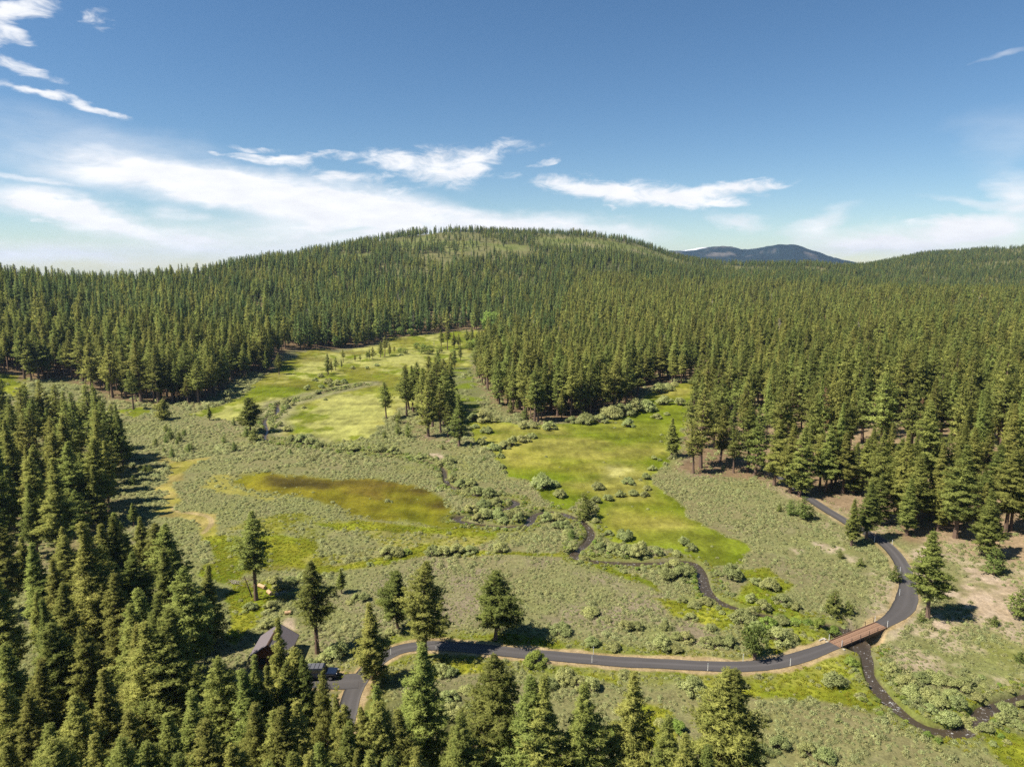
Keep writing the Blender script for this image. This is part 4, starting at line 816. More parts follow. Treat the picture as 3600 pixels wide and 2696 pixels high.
for a in [(1756, 1425, 1270, 58), (1785, 1402, 1243, 52), (1830, 1412, 1250, 54), (1878, 1484, 1302, 66), (1893, 1482, 1310, 60), (1935, 1442, 1268, 58), (1960, 1462, 1284, 60), (1980, 1461, 1270, 58), (2041, 1468, 1270, 64), (2075, 1459, 1266, 56), (2122, 1455, 1280, 62), (2160, 1448, 1268, 58), (2178, 1442, 1262, 56), (2200, 1420, 1246, 54), (2240, 1392, 1230, 52), (2317, 1340, 1226, 48), (2350, 1330, 1222, 46), (2394, 1348, 1234, 46), (2425, 1322, 1220, 44)]: pine(*a)
for a in [(85, 1332, 1158, 78), (112, 1338, 1190, 60), (135, 1330, 1165, 66), (253, 1326, 1160, 84), (290, 1345, 1165, 76), (326, 1366, 1175, 80), (398, 1398, 1210, 84), (440, 1392, 1215, 74), (468, 1440, 1300, 84), (498, 1416, 1190, 80), (545, 1405, 1195, 72), (560, 1418, 1210, 84), (612, 1400, 1210, 70), (650, 1405, 1240, 64), (697, 1417, 1262, 78), (725, 1395, 1270, 58), (754, 1394, 1250, 60), (786, 1370, 1240, 62), (810, 1335, 1205, 60), (860, 1326, 1205, 64), (899, 1305, 1185, 50), (937, 1310, 1235, 42), (981, 1316, 1240, 40)]: pine(a[0], a[1], a[2], a[3]*1.15)
for a in [(27, 1540, 1314, 100), (111, 1580, 1350, 80), (165, 1570, 1336, 96), (215, 1550, 1352, 84), (272, 1620, 1379, 100), (315, 1590, 1350, 90), (353, 1625, 1354, 110), (410, 1610, 1420, 80), (60, 1660, 1430, 110), (136, 1606, 1400, 90), (213, 1760, 1517, 120), (150, 1780, 1560, 100), (231, 1962, 1606, 200), (308, 1800, 1588, 90), (345, 1858, 1633, 116), (54, 1862, 1648, 112), (120, 1730, 1590, 90), (-20, 1800, 1500, 120), (400, 1730, 1560, 90), (285, 1900, 1720, 100), (10, 1960, 1760, 110), (471, 1850, 1766, 56)]: pine(a[0], a[1], a[2], a[3]*1.7)
for a in [(330, 2330, 1834, 210), (389, 2135, 1838, 74), (425, 2125, 1814, 84), (511, 2010, 1811, 76), (572, 2105, 1834, 70), (610, 2115, 1838, 84), (612, 2300, 1925, 136), (502, 2260, 1934, 92), (753, 2255, 1979, 124), (32, 2410, 1997, 116), (690, 2300, 2060, 100), (440, 2380, 2010, 140), (150, 2340, 2080, 40), (20, 2160, 1850, 110), (150, 2210, 1905, 110), (255, 2160, 1880, 100), (430, 2060, 1800, 90), (95, 2085, 1885, 66), (240, 2060, 1850, 80)]: pine(a[0], a[1], a[2], a[3]*1.45)
# nearest stand: feet hidden below the frame, so tip and height
for (u, vt, hh, w) in [(a, b_, c_, d*2.3) for (a, b_, c_, d) in [(493, 2181, 22, 110), (579, 2127, 23, 130), (751, 2290, 19, 84), (371, 2331, 20, 100), (253, 2435, 19, 110), (833, 2340, 19, 96), (964, 2168, 22, 46), (901, 2290, 20, 52), (938, 2318, 18.5, 50), (998, 2318, 18, 44), (1062, 2300, 18.5, 44), (597, 2485, 19, 110), (720, 2512, 19, 110), (991, 2475, 18, 96), (2, 2390, 20, 120), (72, 2430, 19, 110), (172, 2525, 18, 110), (1031, 2268, 19, 62), (1140, 2338, 18.5, 44), (1046, 2440, 18, 80), (966, 2476, 17, 96), (1389, 2471, 17, 100), (1217, 2539, 17, 120), (1461, 2602, 16, 120), (1478, 2238, 21, 84), (1330, 2440, 18, 110), (1722, 2286, 21, 134), (1597, 2532, 12, 66), (1857, 2366, 20, 112), (1918, 2346, 20.5, 130), (2049, 2382, 19.5, 140), (2230, 2342, 20, 120), (2415, 2562, 16, 120), (2562, 2346, 20, 110), (2592, 2352, 20, 120), (660, 2420, 19, 110), (440, 2490, 18, 110), (880, 2460, 18, 100), (1130, 2590, 16, 110), (1300, 2610, 16, 110), (330, 2560, 17, 120), (520, 2590, 17, 110), (820, 2600, 16, 110), (30, 2590, 16, 130), (1010, 2620, 16, 110), (160, 2300, 19, 100), (680, 2640, 15, 110), (1172, 2428, 18, 54), (1232, 2512, 16, 60), (1196, 2452, 17, 50), (1268, 2462, 17.5, 56), (1200, 2545, 16, 60), (1305, 2388, 18.5, 56), (1255, 2620, 15, 60), (1620, 2480, 17, 90), (2350, 2500, 17, 90), (2480, 2600, 15, 100)]]: pine(u, None, vt, w, None, None, hh)
def fill_stand(pts, hs, rr, seed, dmin, boxes=()):
    rng = np.random.default_rng(seed)
    for (x, y) in pts:
        if any((x-q[0])**2+(y-q[1])**2 < dmin**2 for q in PINES): continue
        h = rng.uniform(*hs); z = gz(x, y); u, vt, zo = to_pix(x, y, z+h); r = h*rng.uniform(*rr); w = r*FPX/zo
        if any(u+w*.5 > b[0] and u-w*.5 < b[2] and vt < b[3] for b in boxes): continue
        if abs(u-1800) > 1950 or vt > 2720: continue
        PINES.append([x, y, z, h, r, None, None])
_bx = [(1262, 2000, 2400, 2640), (860, 2150, 1290, 2440), (1190, 2440, 1262, 2530), (1262, 2200, 1700, 2560), (740, 1900, 1100, 2330)]
_x, _y = [q.ravel() for q in np.meshgrid(np.arange(-82, 6, 7.0), np.arange(62, 120, 7.0))]; _r = np.random.default_rng(3); _x = _x+_r.uniform(-2, 2, len(_x)); _y = _y+_r.uniform(-2, 2, len(_y))
_d = dist_line(_x, _y, ROAD, 14)[0]; _k = (_d > 3.4) & (np.abs(np.arctan2(_x, _y)) < .72) & ~((_y > 104) & (_x > -50))
fill_stand(list(zip(_x[_k], _y[_k])), (17, 22), (.15, .20), 4, 4.6, _bx)
_x, _y = [q.ravel() for q in np.meshgrid(np.arange(-190, -50, 7.5), np.arange(120, 300, 7.5))]; _x = _x+_r.uniform(-3, 3, len(_x)); _y = _y+_r.uniform(-3, 3, len(_y))
_k = (poly_sd(_x, _y, Z['clump_left']) > 1) & (np.abs(np.arctan2(_x, _y)) < .70)
fill_stand(list(zip(_x[_k], _y[_k])), (15, 26), (.12, .17), 6, 5.0)
for a in [(1551, 1220, 1157, 20), (1574, 1229, 1148, 24), (1596, 1226, 1166, 28), (1614, 1226, 1172, 28), (1619, 1266, 1211, 38), (1641, 1221, 1158, 24), (1660, 1206, 1146, 28), (1685, 1235, 1160, 30), (1600, 1300, 1230, 34), (1352, 1253, 1182, 42), (1338, 1256, 1198, 36), (1311, 1266, 1218, 26), (1298, 1263, 1227, 26), (1290, 1268, 1232, 22), (1368, 1248, 1206, 24), (1266, 1271, 1246, 18), (1248, 1271, 1245, 16), (1207, 1275, 1228, 36), (1155, 1316, 1241, 52), (1180, 1303, 1254, 42), (1166, 1310, 1266, 34), (1150, 1322, 1280, 26), (1200, 1292, 1262, 22), (1386, 1242, 1215, 20)]: pine(a[0], a[1], a[2], a[3]*1.1)
YOUNGS = []
for (u, vb, vt, w) in [(1405, 1488, 1449, 26), (1398, 1526, 1490, 22), (1436, 1536, 1480, 26), (1355, 1540, 1513, 15), (865, 1535, 1500, 26), (896, 1553, 1502, 30), (824, 1496, 1468, 15), (604, 1544, 1500, 24), (629, 1554, 1519, 22), (588, 1516, 1489, 17), (584, 1558, 1524, 19), (550, 1568, 1540, 18), (621, 1566, 1540, 14), (652, 1531, 1508, 16), (665, 1591, 1559, 22), (674, 1580, 1556, 16), (604, 1608, 1572, 22), (577, 1590, 1571, 13), (790, 1554, 1527, 24), (822, 1586, 1553, 18), (473, 1704, 1670, 28), (498, 1659, 1632, 20), (513, 1660, 1630, 18), (525, 1662, 1632, 18), (473, 1650, 1630, 16), (1020, 1597, 1577, 16), (1223, 1583, 1567, 14), (2824, 1823, 1744, 50), (2777, 1808, 1755, 46), (2736, 1798, 1770, 30), (3030, 1992, 1958, 36), (3141, 2042, 1985, 58), (2936, 2157, 2073, 78), (2918, 2152, 2086, 46), (2975, 2160, 2110, 44), (3234, 2183, 2148, 36), (3498, 2202, 2163, 44), (2954, 1961, 1932, 24), (3494, 2022, 1927, 78), (3592, 2168, 2068, 80), (3590, 2330, 2290, 40), (120, 1690, 1645, 40), (1793, 1452, 1405, 26), (1820, 1438, 1395, 24), (1758, 1590, 1572, 12), (1851, 1475, 1432, 26), (2010, 1900, 1860, 40), (2045, 1826, 1735, 62), (1704, 1619, 1600, 14), (985, 1270, 1258, 10), (1540, 1350, 1330, 12), (1705, 1745, 1722, 12), (1655, 1575, 1555, 12), (165, 2165, 2100, 40), (1553, 1580, 1560, 14)]:
    YOUNGS.append((u, vb, vt, w))

# shrubs: photo u, foot v, width; second field group chosen by place
SHR = [(2059, 1499, 77), (2110, 1492, 60), (2149, 1481, 90), (2190, 1472, 90), (2230, 1462, 80), (2272, 1456, 90), (2308, 1477, 45), (2344, 1463, 27), (2335, 1428, 63), (2389, 1431, 54), (2317, 1386, 60), (2350, 1378, 46), (2371, 1363, 34), (2457, 1341, 34), (2480, 1308, 40), (2208, 1506, 54), (2010, 1492, 50),
    (2102, 1726, 59), (2208, 1706, 52), (2272, 1689, 38), (2275, 1726, 38), (2267, 1749, 36), (2226, 1745, 42), (2181, 1750, 44), (2136, 1764, 48), (2095, 1772, 46), (2081, 1803, 46), (2093, 1840, 34), (2294, 1657, 38), (2300, 1618, 26), (2320, 1622, 20),
    (2140, 1885, 40), (2185, 1882, 36), (2199, 1903, 70), (2403, 1921, 54), (2430, 1940, 54), (2113, 1935, 54), (2160, 1950, 66), (2200, 1960, 76), (2249, 1966, 90), (2308, 1957, 60), (2380, 1958, 40), (2054, 1966, 48), (2014, 1934, 44), (2344, 2044, 84), (2389, 2040, 90), (2370, 2010, 70), (2420, 2020, 60), (2521, 2025, 44), (2575, 2043, 84),
    (1905, 1726, 90), (1945, 1716, 50), (1969, 1754, 56), (1711, 1527, 52), (1840, 1512, 50), (1880, 1510, 40), (1932, 1517, 56), (1870, 1545, 44), (1840, 1560, 60), (1800, 1572, 54), (1770, 1582, 60), (1735, 1588, 54), (1693, 1568, 44), (1760, 1612, 32), (1765, 1650, 34), (1775, 1665, 24), (1697, 1492, 80), (1665, 1480, 50), (1670, 1508, 34), (1740, 1490, 40),
    (1588, 1698, 44), (1620, 1716, 54), (1655, 1712, 50), (1640, 1735, 60), (1679, 1745, 70), (1720, 1750, 64), (1745, 1782, 60), (1700, 1790, 60), (1655, 1802, 56), (1706, 1828, 74), (1680, 1834, 50), (1755, 1826, 66), (1790, 1822, 50), (1828, 1822, 50), (1824, 1840, 54), (1770, 1842, 44), (1919, 1836, 56), (1955, 1834, 56), (1985, 1866, 60), (1960, 1862, 50), (2000, 1890, 54),
    (1475, 1618, 44), (1440, 1612, 40), (1580, 1636, 54), (1545, 1640, 44), (1385, 1596, 46), (1335, 1592, 50), (1245, 1588, 50), (1200, 1586, 36), (1090, 1568, 54), (1060, 1560, 50), (1025, 1553, 40), (1120, 1572, 40), (1010, 1520, 40), (985, 1500, 30),
    (1365, 1962, 70), (1400, 1958, 60), (1430, 1950, 40), (1520, 1956, 66), (1560, 1958, 70), (1605, 1955, 72), (1650, 1950, 64), (1760, 1944, 66), (1300, 1990, 30),
    (1081, 1374, 32), (1130, 1367, 28), (1108, 1343, 24), (1128, 1330, 28), (1155, 1354, 40), (1185, 1358, 40), (1210, 1352, 30), (1117, 1385, 24), (1144, 1409, 18), (1004, 1420, 46), (1028, 1428, 28), (1010, 1438, 28), (1068, 1438, 20), (1162, 1362, 26), (1325, 1290, 24), (1290, 1300, 20), (1240, 1300, 22), (1410, 1252, 18),
    (2076, 2169, 68), (1972, 2232, 86), (2200, 2219, 70), (2240, 2216, 54), (2340, 2214, 50), (2081, 2274, 60), (2158, 2288, 54), (2330, 2292, 90), (2375, 2296, 60), (2410, 2260, 70), (2380, 2250, 50), (2490, 2274, 70), (2530, 2274, 60), (2565, 2277, 70), (2429, 2183, 54), (2440, 2140, 50), (2479, 2128, 56), (2497, 2220, 50), (2400, 2120, 40),
    (2736, 2268, 108), (2780, 2258, 60), (2606, 2192, 88), (2640, 2172, 60), (2683, 2152, 70), (2750, 2130, 80), (2705, 2078, 80), (2660, 2060, 50), (2583, 2046, 60), (2746, 2200, 66), (2700, 2210, 70), (2660, 2220, 60), (2930, 2218, 60), (2880, 2212, 64), (2840, 2198, 60), (2800, 2186, 60), (2749, 2175, 70), (2935, 2250, 42), (2640, 2120, 56), (2800, 2150, 50), (2970, 2200, 28),
    (2930, 2418, 92), (2994, 2342, 54), (3134, 2382, 74), (3160, 2400, 60), (3188, 2422, 80), (3240, 2400, 70), (3290, 2402, 90), (3340, 2420, 70), (3375, 2440, 90), (3211, 2464, 88), (3260, 2470, 80), (3302, 2486, 90), (3360, 2500, 80), (3270, 2510, 60), (3330, 2548, 90), (3390, 2538, 60), (3424, 2560, 70), (3465, 2578, 60), (3440, 2470, 60), (3400, 2420, 70), (3542, 2514, 80), (3573, 2558, 56), (3520, 2545, 60), (3600, 2500, 60), (3350, 2460, 70), (3420, 2520, 40),
    (2663, 2541, 82), (2620, 2560, 70), (2434, 2446, 112), (2194, 2383, 56), (1990, 2401, 90), (2035, 2420, 80), (2080, 2430, 76), (1881, 2346, 96), (1930, 2420, 70), (2110, 2610, 80), (2380, 2578, 84), (2320, 2560, 60), (2160, 2600, 80), (2060, 2560, 90), (1551, 2377, 70), (1585, 2378, 60), (1185, 2324, 100), (1140, 2330, 60), (1099, 2346, 56), (1774, 2392, 62), (1579, 2468, 74), (1588, 2536, 100), (1540, 2520, 70), (1660, 2520, 80), (1640, 2440, 60), (1230, 2124, 34), (1280, 2116, 56), (1250, 2110, 40), (990, 2076, 60), (1020, 2060, 60), (960, 2050, 50), (1060, 2050, 56), (880, 2150, 60), (950, 2150, 60), (1000, 2110, 44), (940, 2210, 60), (1370, 2235, 40), (2740, 2640, 90), (2840, 2660, 80), (2900, 2680, 90), (2680, 2660, 80), (1420, 2130, 30), (2950, 2540, 30), (1900, 2640, 80), (1780, 2600, 60)]
GREEN_SHR = [(1365, 1958), (1430, 1950), (2994, 2342), (2880, 2212), (2840, 2198), (2930, 2218), (2700, 2210), (1881, 2346), (2380, 2578), (2160, 2600), (2800, 2186), (2749, 2175)]
ASPENS = [(1483, 1244, 1208, 50), (1510, 1246, 1212, 44), (1545, 1240, 1212, 44), (1465, 1226, 1204, 28), (1424, 1244, 1222, 28), (1408, 1240, 1222, 20), (1595, 1250, 1226, 32), (1650, 1230, 1196, 44), (1672, 1226, 1192, 44), (1727, 1172, 1092, 66), (1750, 1165, 1100, 40), (1735, 1150, 1120, 50), (950, 1205, 1158, 36), (968, 1208, 1164, 28), (955, 1228, 1204, 40), (1378, 1180, 1156, 30), (1410, 1178, 1150, 34), (1445, 1180, 1155, 34), (1470, 1178, 1160, 24), (1200, 1220, 1176, 36), (1185, 1222, 1180, 30)]
SNAGS = [(2786, 1420, 1309, 0, 'bleached dead pine standing in the lower right forest'), (3400, 1118, 1053, 0, 'tall pale dead pine high in the right forest'), (3258, 1105, 1062, 0, 'thin grey dead pine high in the right forest'), (3146, 1180, 1128, 0, 'grey dead pine in the middle of the right forest'), (2862, 1172, 1128, 1, 'rust-red dead pine in the right forest'), (1526, 1219, 1186, 2, 'dark broken snag standing in the far meadow end'), (765, 1118, 1085, 1, 'reddish dead pine in the left hillside forest'), (3550, 1360, 1290, 1, 'yellowed dying pine near the right edge'), (2808, 1115, 1096, 1, 'small yellow dead pine far up the right forest'), (697, 1060, 1032, 0, 'grey dead pine on the left hillside'), (1060, 1075, 1052, 0, 'pale dead pine on the lower slope of the big hill')]
# ------------------------------------------------------------------ fill the nearest forest up to 300 pines, the rest is one mass
def scatter(cell, x0, x1, y0, y1, seed):
    rng = np.random.default_rng(seed); gx, gy = np.meshgrid(np.arange(x0, x1, cell), np.arange(y0, y1, cell))
    x = gx.ravel()+rng.uniform(-.46, .46, gx.size)*cell; y = gy.ravel()+rng.uniform(-.46, .46, gx.size)*cell; return x, y, rng
def road_clear(x, y, d):
    a, _ = dist_line(x, y, ROAD, 14); return a > d
def forest_points():
    X = []; 
    for (cell, d0, d1, seed) in ((5.6, 100, 520, 61), (6.3, 520, 900, 62), (6.6, 900, 1350, 64), (7.4, 1350, 2900, 63)):
        x, y, rng = scatter(cell, -d1*.92, d1*1.0, 40, d1, seed); D = np.hypot(x, y); b = np.arctan2(x, y)
        k = (D >= d0) & (D < d1) & (b > -.80) & (b < .84); x, y, D = x[k], y[k], D[k]
        # behind the crest of the left and middle hills nothing can be seen
        b = np.arctan2(x, y); rid = np.interp(b, [u2b(q) for q in (-600, 0, 300, 600, 900, 1200, 1400, 2200, 2400, 2600, 3000, 3100)], [790, 780, 860, 1010, 1160, 1370, 1470, 1680, 1730, 1790, 1900, 2900])
        k = D < rid+40; x, y, D = x[k], y[k], D[k]
        k = poly_sd(x, y, Z['forest'], 30) > .5; x, y, D = x[k], y[k], D[k]
        cl = np.max([poly_sd(x, y, P, 40) for P in Z['clearings']], 0); yo = poly_sd(x, y, Z['young_slope'], 60); n = fbm(x, y, 60, 3, 401); r = rng.random(len(x))
        n4 = fbm(x, y, 24, 3, 407); dens = np.where(cl > -4, .24, .97)*np.where(yo > 0, .55, 1.0)*(1-.75*sstep(.22, .5, n))*(1-.6*sstep(.25, .5, n4))*np.where(D > 900, 1-.88*sstep(.02, .38, fbm(x, y, 130, 4, 409)), 1)
        dens = np.where((D < 330) & (x > 60), dens*.40, dens)
        k = (r < dens) & road_clear(x, y, 3.6); x, y, D, yo, n = x[k], y[k], D[k], yo[k], n[k]
        X.append(np.stack([x, y, D, yo, n, np.random.default_rng(seed+9).random(len(x))], 1))
    return np.concatenate(X)
FP = forest_points()
px = np.array([[p[0], p[1]] for p in PINES]); keep = np.ones(len(FP), bool)
for q in px: keep &= (FP[:, 0]-q[0])**2+(FP[:, 1]-q[1])**2 > 3.6**2
FP = FP[keep]
hF = np.interp(FP[:, 2], [200, 520, 900, 1400, 2600], [25, 25, 20, 14, 15])*(.45+.72*FP[:, 5]**.8)*(1+.25*fbm(FP[:, 0], FP[:, 1], 90, 3, 405)); hF = np.where(FP[:, 0] < -60, hF*1.06, hF)
hF = np.where(FP[:, 3] > 0, hF*.5, hF)
fz = ground_h(FP[:, 0], FP[:, 1])
fu, fv, fo = to_pix(FP[:, 0], FP[:, 1], fz+hF*.7)
inv = (fu > -20) & (fu < 3620)
order = np.argsort(np.where(inv, fo-hF*3, 1e9)); print('HAND', len(PINES)); NIND = max(0, 324-len(PINES)); ind = order[:NIND]
for i in ind: PINES.append([FP[i, 0], FP[i, 1], fz[i], hF[i], hF[i]*rnd.uniform(.095, .135), None, None])
rest = np.ones(len(FP), bool); rest[ind] = False

def add_tree(name, pr, x, y, z, h, r, label, cat, group, names=('trunk', 'crown')):
    s = h/pr['h']; sx = max(.55*s, min(1.7*s, r/pr['R'])); rz = rnd.uniform(0, 6.28)
    e = empty(name, (x, y, z-.15), rz, (sx, sx, s)); e.rotation_euler = (rnd.gauss(0, .015), rnd.gauss(0, .015), rz)
    for n in names: link(bpy.data.objects.new(n, pr[n]), e)
    return tag(e, label, cat, group)
ORD = ['first', 'second', 'third', 'fourth', 'fifth', 'sixth', 'seventh', 'eighth', 'ninth', 'tenth', 'eleventh', 'twelfth', 'thirteenth', 'fourteenth', 'fifteenth', 'sixteenth', 'seventeenth', 'eighteenth', 'nineteenth', 'twentieth']
def row_labels(items, zone_of, look_of, size=7):
    """label by zone, row (nearest first) and place in the row from the left; items are (u, depth, index)"""
    out = {}; zones = {}
    for it in items: zones.setdefault(zone_of(it), []).append(it)
    for zname, L in zones.items():
        L.sort(key=lambda q: q[1]); rows = [L[i:i+size] for i in range(0, len(L), size)]
        for ri, row in enumerate(rows):
            row.sort(key=lambda q: q[0]); rn = 'nearest row' if ri == 0 else (ORD[ri] if ri < 20 else 'far') + ' row'
            for ci, it in enumerate(row):
                where = 'leftmost' if ci == 0 else 'rightmost' if ci == len(row)-1 else ORD[ci]+' from left'
                where = where if where[-4:] == 'most' else where
                out[it[2]] = f"{look_of(it)}, {where}, {rn}{' ' if zname.split()[0] in ('on', 'at', 'around') else ' of the '}{zname}" if len(rows) > 1 else f"{look_of(it)}, {where} {zname if zname.split()[0] in ('beside', 'on', 'along', 'below', 'at', 'around') else 'of the '+zname}"
    return out
info = []
for i, p in enumerate(PINES):
    u, v, zo = to_pix(p[0], p[1], p[2]+p[3]*.5); info.append((float(u), float(zo), i, float(v)))
def pz(it):
    u, d, i, v = it
    if d < 126: return 'near stand around the cabin' if u < 1300 else 'near pines below the lane'
    if d < 175 and u < 800: return 'stand above the cabin'
    if d < 330 and u < 560: return 'tall left-edge clump'
    if u < 1120: return 'left forest front'
    if 1380 < u < 1640 and d < 420: return 'far-meadow clump'
    if u < 2440 and v < 1480: return 'forest behind the right meadow'
    return 'right forest above the lane'
def look(it):
    p = PINES[it[2]]; q = p[4]/p[3]
    return ('slender' if q < .105 else 'broad' if q > .15 else 'medium-wide')+' '+('tall' if p[3] > 25 else 'short' if p[3] < 17 else '')+(' pine' if (p[3] > 25 or p[3] < 17) else 'pine')
auto = row_labels([it for it in info if not PINES[it[2]][6]], pz, look)
for it in info:
    u, d, i, v = it; x, y, z, h, r, pr, lab = PINES[i]
    if pr is None:
        pool = NEAR if d < 215 else MID; pr = pool[(i*7+3) % len(pool)]
    add_tree('pine_tree', pr, x, y, z, h, r, lab or auto[i].replace('  ', ' '), 'pine tree', 'pine trees')
# young pines, snags, aspens
yi = []
for k, (u, vb, vt, w) in enumerate(YOUNGS): x, y, z, h, r = plant_pose(u, vb, vt, w); yi.append((u, math.hypot(x, y), k, vb, x, y, z, h, r))
def yz(it):
    u, d, k, v = it[:4]
    if u < 560 and v > 1600: return 'at the yellow track'
    if u < 1000: return 'on the left sage flat'
    if u < 1450: return 'on the middle sage'
    if u < 2600: return 'on the valley floor'
    return 'around the lane'
yl = row_labels(yi, yz, lambda it: ('little young pine' if it[7] < 4 else 'bushy young pine'), size=12)
for it in yi:
    u, d, k, v, x, y, z, h, r = it; add_tree('young_pine', YOUNG[k % 2], x, y, z, h, r, yl[k], 'young pine', 'young pines')
x, y, z, h, r = plant_pose(2653, 2314, 2205, 88); add_tree('juniper', JUNI, x, y, z, h, r, 'single round-headed juniper on the far verge of the lane', 'juniper', None)
SN = [snag_proto(3), snag_proto(4, True)]
for (u, vb, vt, kd, lab) in SNAGS:
    x, y, z, h, r = plant_pose(u, vb, vt, 20); o = link(bpy.data.objects.new('dead_tree', SN[kd % 2])); o.location = (x, y, z-.2); o.scale = (h/20, h/20, h/20); o.rotation_euler = (0, 0, rnd.uniform(0, 6)); tag(o, lab, 'dead tree', 'dead pines')
def aspen_proto(seed):
    rng = np.random.default_rng(seed); mb = MB(); P = []
    mb.bar((0, 0, 0), (0, 0, 6), .16, .06)
    for i in range(22):
        d = rsph(rng, 1)[0]; cc = np.array([d[0]*1.9, d[1]*1.9, 4.4+d[2]*2.7]); mb.bar((0, 0, max(1.5, cc[2]-1.5)), tuple(cc), .05, .015, n=3); P.append(cc+rng.normal(size=(26, 3))*[.55, .55, .5])
    P = np.concatenate(P); V, F, own = blades(rng, P, 3, .42, .34, (P-np.array([0, 0, 4.0]))/2.6, up=.3); tm = bpy.data.meshes.new('trunk'); tm.from_pydata(mb.v, [], mb.f); tm.materials.append(M['stem'])
    return dict(crown=tri_mesh('crown', V, F, M['aspen'], rng.random(len(own)), normals=blades.nrm), trunk=tm, h=8.0, R=2.5)
ASP = [aspen_proto(51), aspen_proto(52)]
ai = []
for k, (u, vb, vt, w) in enumerate(ASPENS): x, y, z, h, r = plant_pose(u, vb, vt, w); ai.append((u, math.hypot(x, y), k, vb, x, y, z, h, r))
al = row_labels(ai, lambda it: 'at the foot of the left forest' if it[0] < 1300 else 'at the far head of the meadow', lambda it: 'bright green leafy tree', 24)
for it in ai:
    u, d, k, v, x, y, z, h, r = it; add_tree('aspen_tree', ASP[k % 2], x, y, z, h, r, al[k], 'aspen', 'bright green aspens')
# shrubs
si = []
for k, (u, vb, w) in enumerate(SHR):
    p = at(u, vb-w*.12)[0]; z = gz(*p); zo = to_pix(p[0], p[1], z)[2]; r = w/2*zo/FPX*1.08; si.append((u, float(zo), k, vb, p[0], p[1], z, r))
def sz(it):
    u, d, k, v = it[:4]
    if u > 2900 and v > 2290: return 'thicket below the bridge'
    if v > 2310: return 'brush below the lane' if u > 1300 else 'brush around the cabin'
    if u < 1300 and v > 2000: return 'brush around the cabin'
    if u > 2560 and v > 2000: return 'bog left of the bridge'
    if v > 2100: return 'brush beyond the lane'
    if v > 1990: return 'last creek-bend thicket'
    if u < 1700 and v > 1940 or (u < 1800 and v > 1940): return 'green strip below wet meadow'
    if u > 1990 and v > 1850: return 'right meadow lower edge'
    if u > 2040 and v > 1600: return 'hedge across right meadow'
    if v > 1680 and u < 2040: return 'middle creek bends' if u < 1890 or v > 1780 else 'right meadow left rim'
    if u > 2000: return 'right meadow forest edge'
    if u > 1620: return 'right meadow left rim'
    if v > 1490: return 'upper creek bank'
    return 'far meadow creek'
def sl(it):
    k = it[2]; g = (SHR[k][0], SHR[k][1]) in GREEN_SHR
    return ('yellow-green' if g else 'grey-green')+' '+('large' if it[7] > 3.0 else 'small' if it[7] < 1.6 else 'rounded')+' willow'
slab = row_labels(si, sz, sl, 6)
for it in si:
    u, d, k, v, x, y, z, r = it; g = (SHR[k][0], SHR[k][1]) in GREEN_SHR; pr = (GREENW if g else WILLOW)[k % (2 if g else 5)]
    e = empty('willow_shrub', (x, y, z-.05), rnd.uniform(0, 6.28), (r*rnd.uniform(.95, 1.1), r*rnd.uniform(.85, 1.0), r*rnd.uniform(.7, .95)))
    link(bpy.data.objects.new('foliage', pr['foliage']), e); link(bpy.data.objects.new('stems', pr['stems']), e); tag(e, slab[k], 'shrub', 'willow shrubs')
# felled wood by the airy pine
for (u, v, L, r, az, lab) in [(921, 2066, 2.2, .42, -.6, 'short thick cut log lying right of the airy pine'), (948, 2088, 1.8, .42, -.9, 'second cut log lower right of the airy pine'), (1012, 2158, 1.2, .38, .3, 'cut log round on the bare soil behind the cabin')]:
    p = at(u, v)[0]; z = gz(*p); d = (math.cos(az)*L/2, math.sin(az)*L/2, 0); o = MB().bar((-d[0], -d[1], 0), d, r, r*.94, 14).build('log', M['logwood'], None, .03); o.location = (p[0], p[1], z+r*.9); tag(o, lab, 'log', 'cut logs')
p = at(880, 2098)[0]; z = gz(*p); o = MB().bar((.4, 0, -.2), (-1.1, .3, 4.6), .14, .09, 8).bar((-.2, .05, 1.8), (-.9, .4, 2.4), .05, .02, 4).bar((-.6, .15, 3.0), (-.2, -.3, 3.5), .04, .02, 4).build('dead_pole', M['girder']); o.location = (p[0], p[1], z); tag(o, 'leaning dark dead trunk beside the foot of the airy pine', 'dead trunk')
for (u, v, lab) in [(824, 2050, 'low grey brush pile left of the airy pine'), (975, 2045, 'larger grey brush pile right of the airy pine'), (990, 2092, 'dark brush pile beside the cut logs')]:
    p = at(u, v)[0]; z = gz(*p); mb = MB()
    for i in range(46):
        a = rnd.uniform(0, 6.28); q = (rnd.gauss(0, .7), rnd.gauss(0, .5), rnd.uniform(.05, .5)); L = rnd.uniform(.6, 1.5); mb.bar(q, (q[0]+math.cos(a)*L, q[1]+math.sin(a)*L, q[2]+rnd.uniform(-.2, .35)), .04, .015, 4)
    o = mb.build('brush_pile', M['deadwood']); o.location = (p[0], p[1], z); tag(o, lab, 'brush pile', 'brush piles')

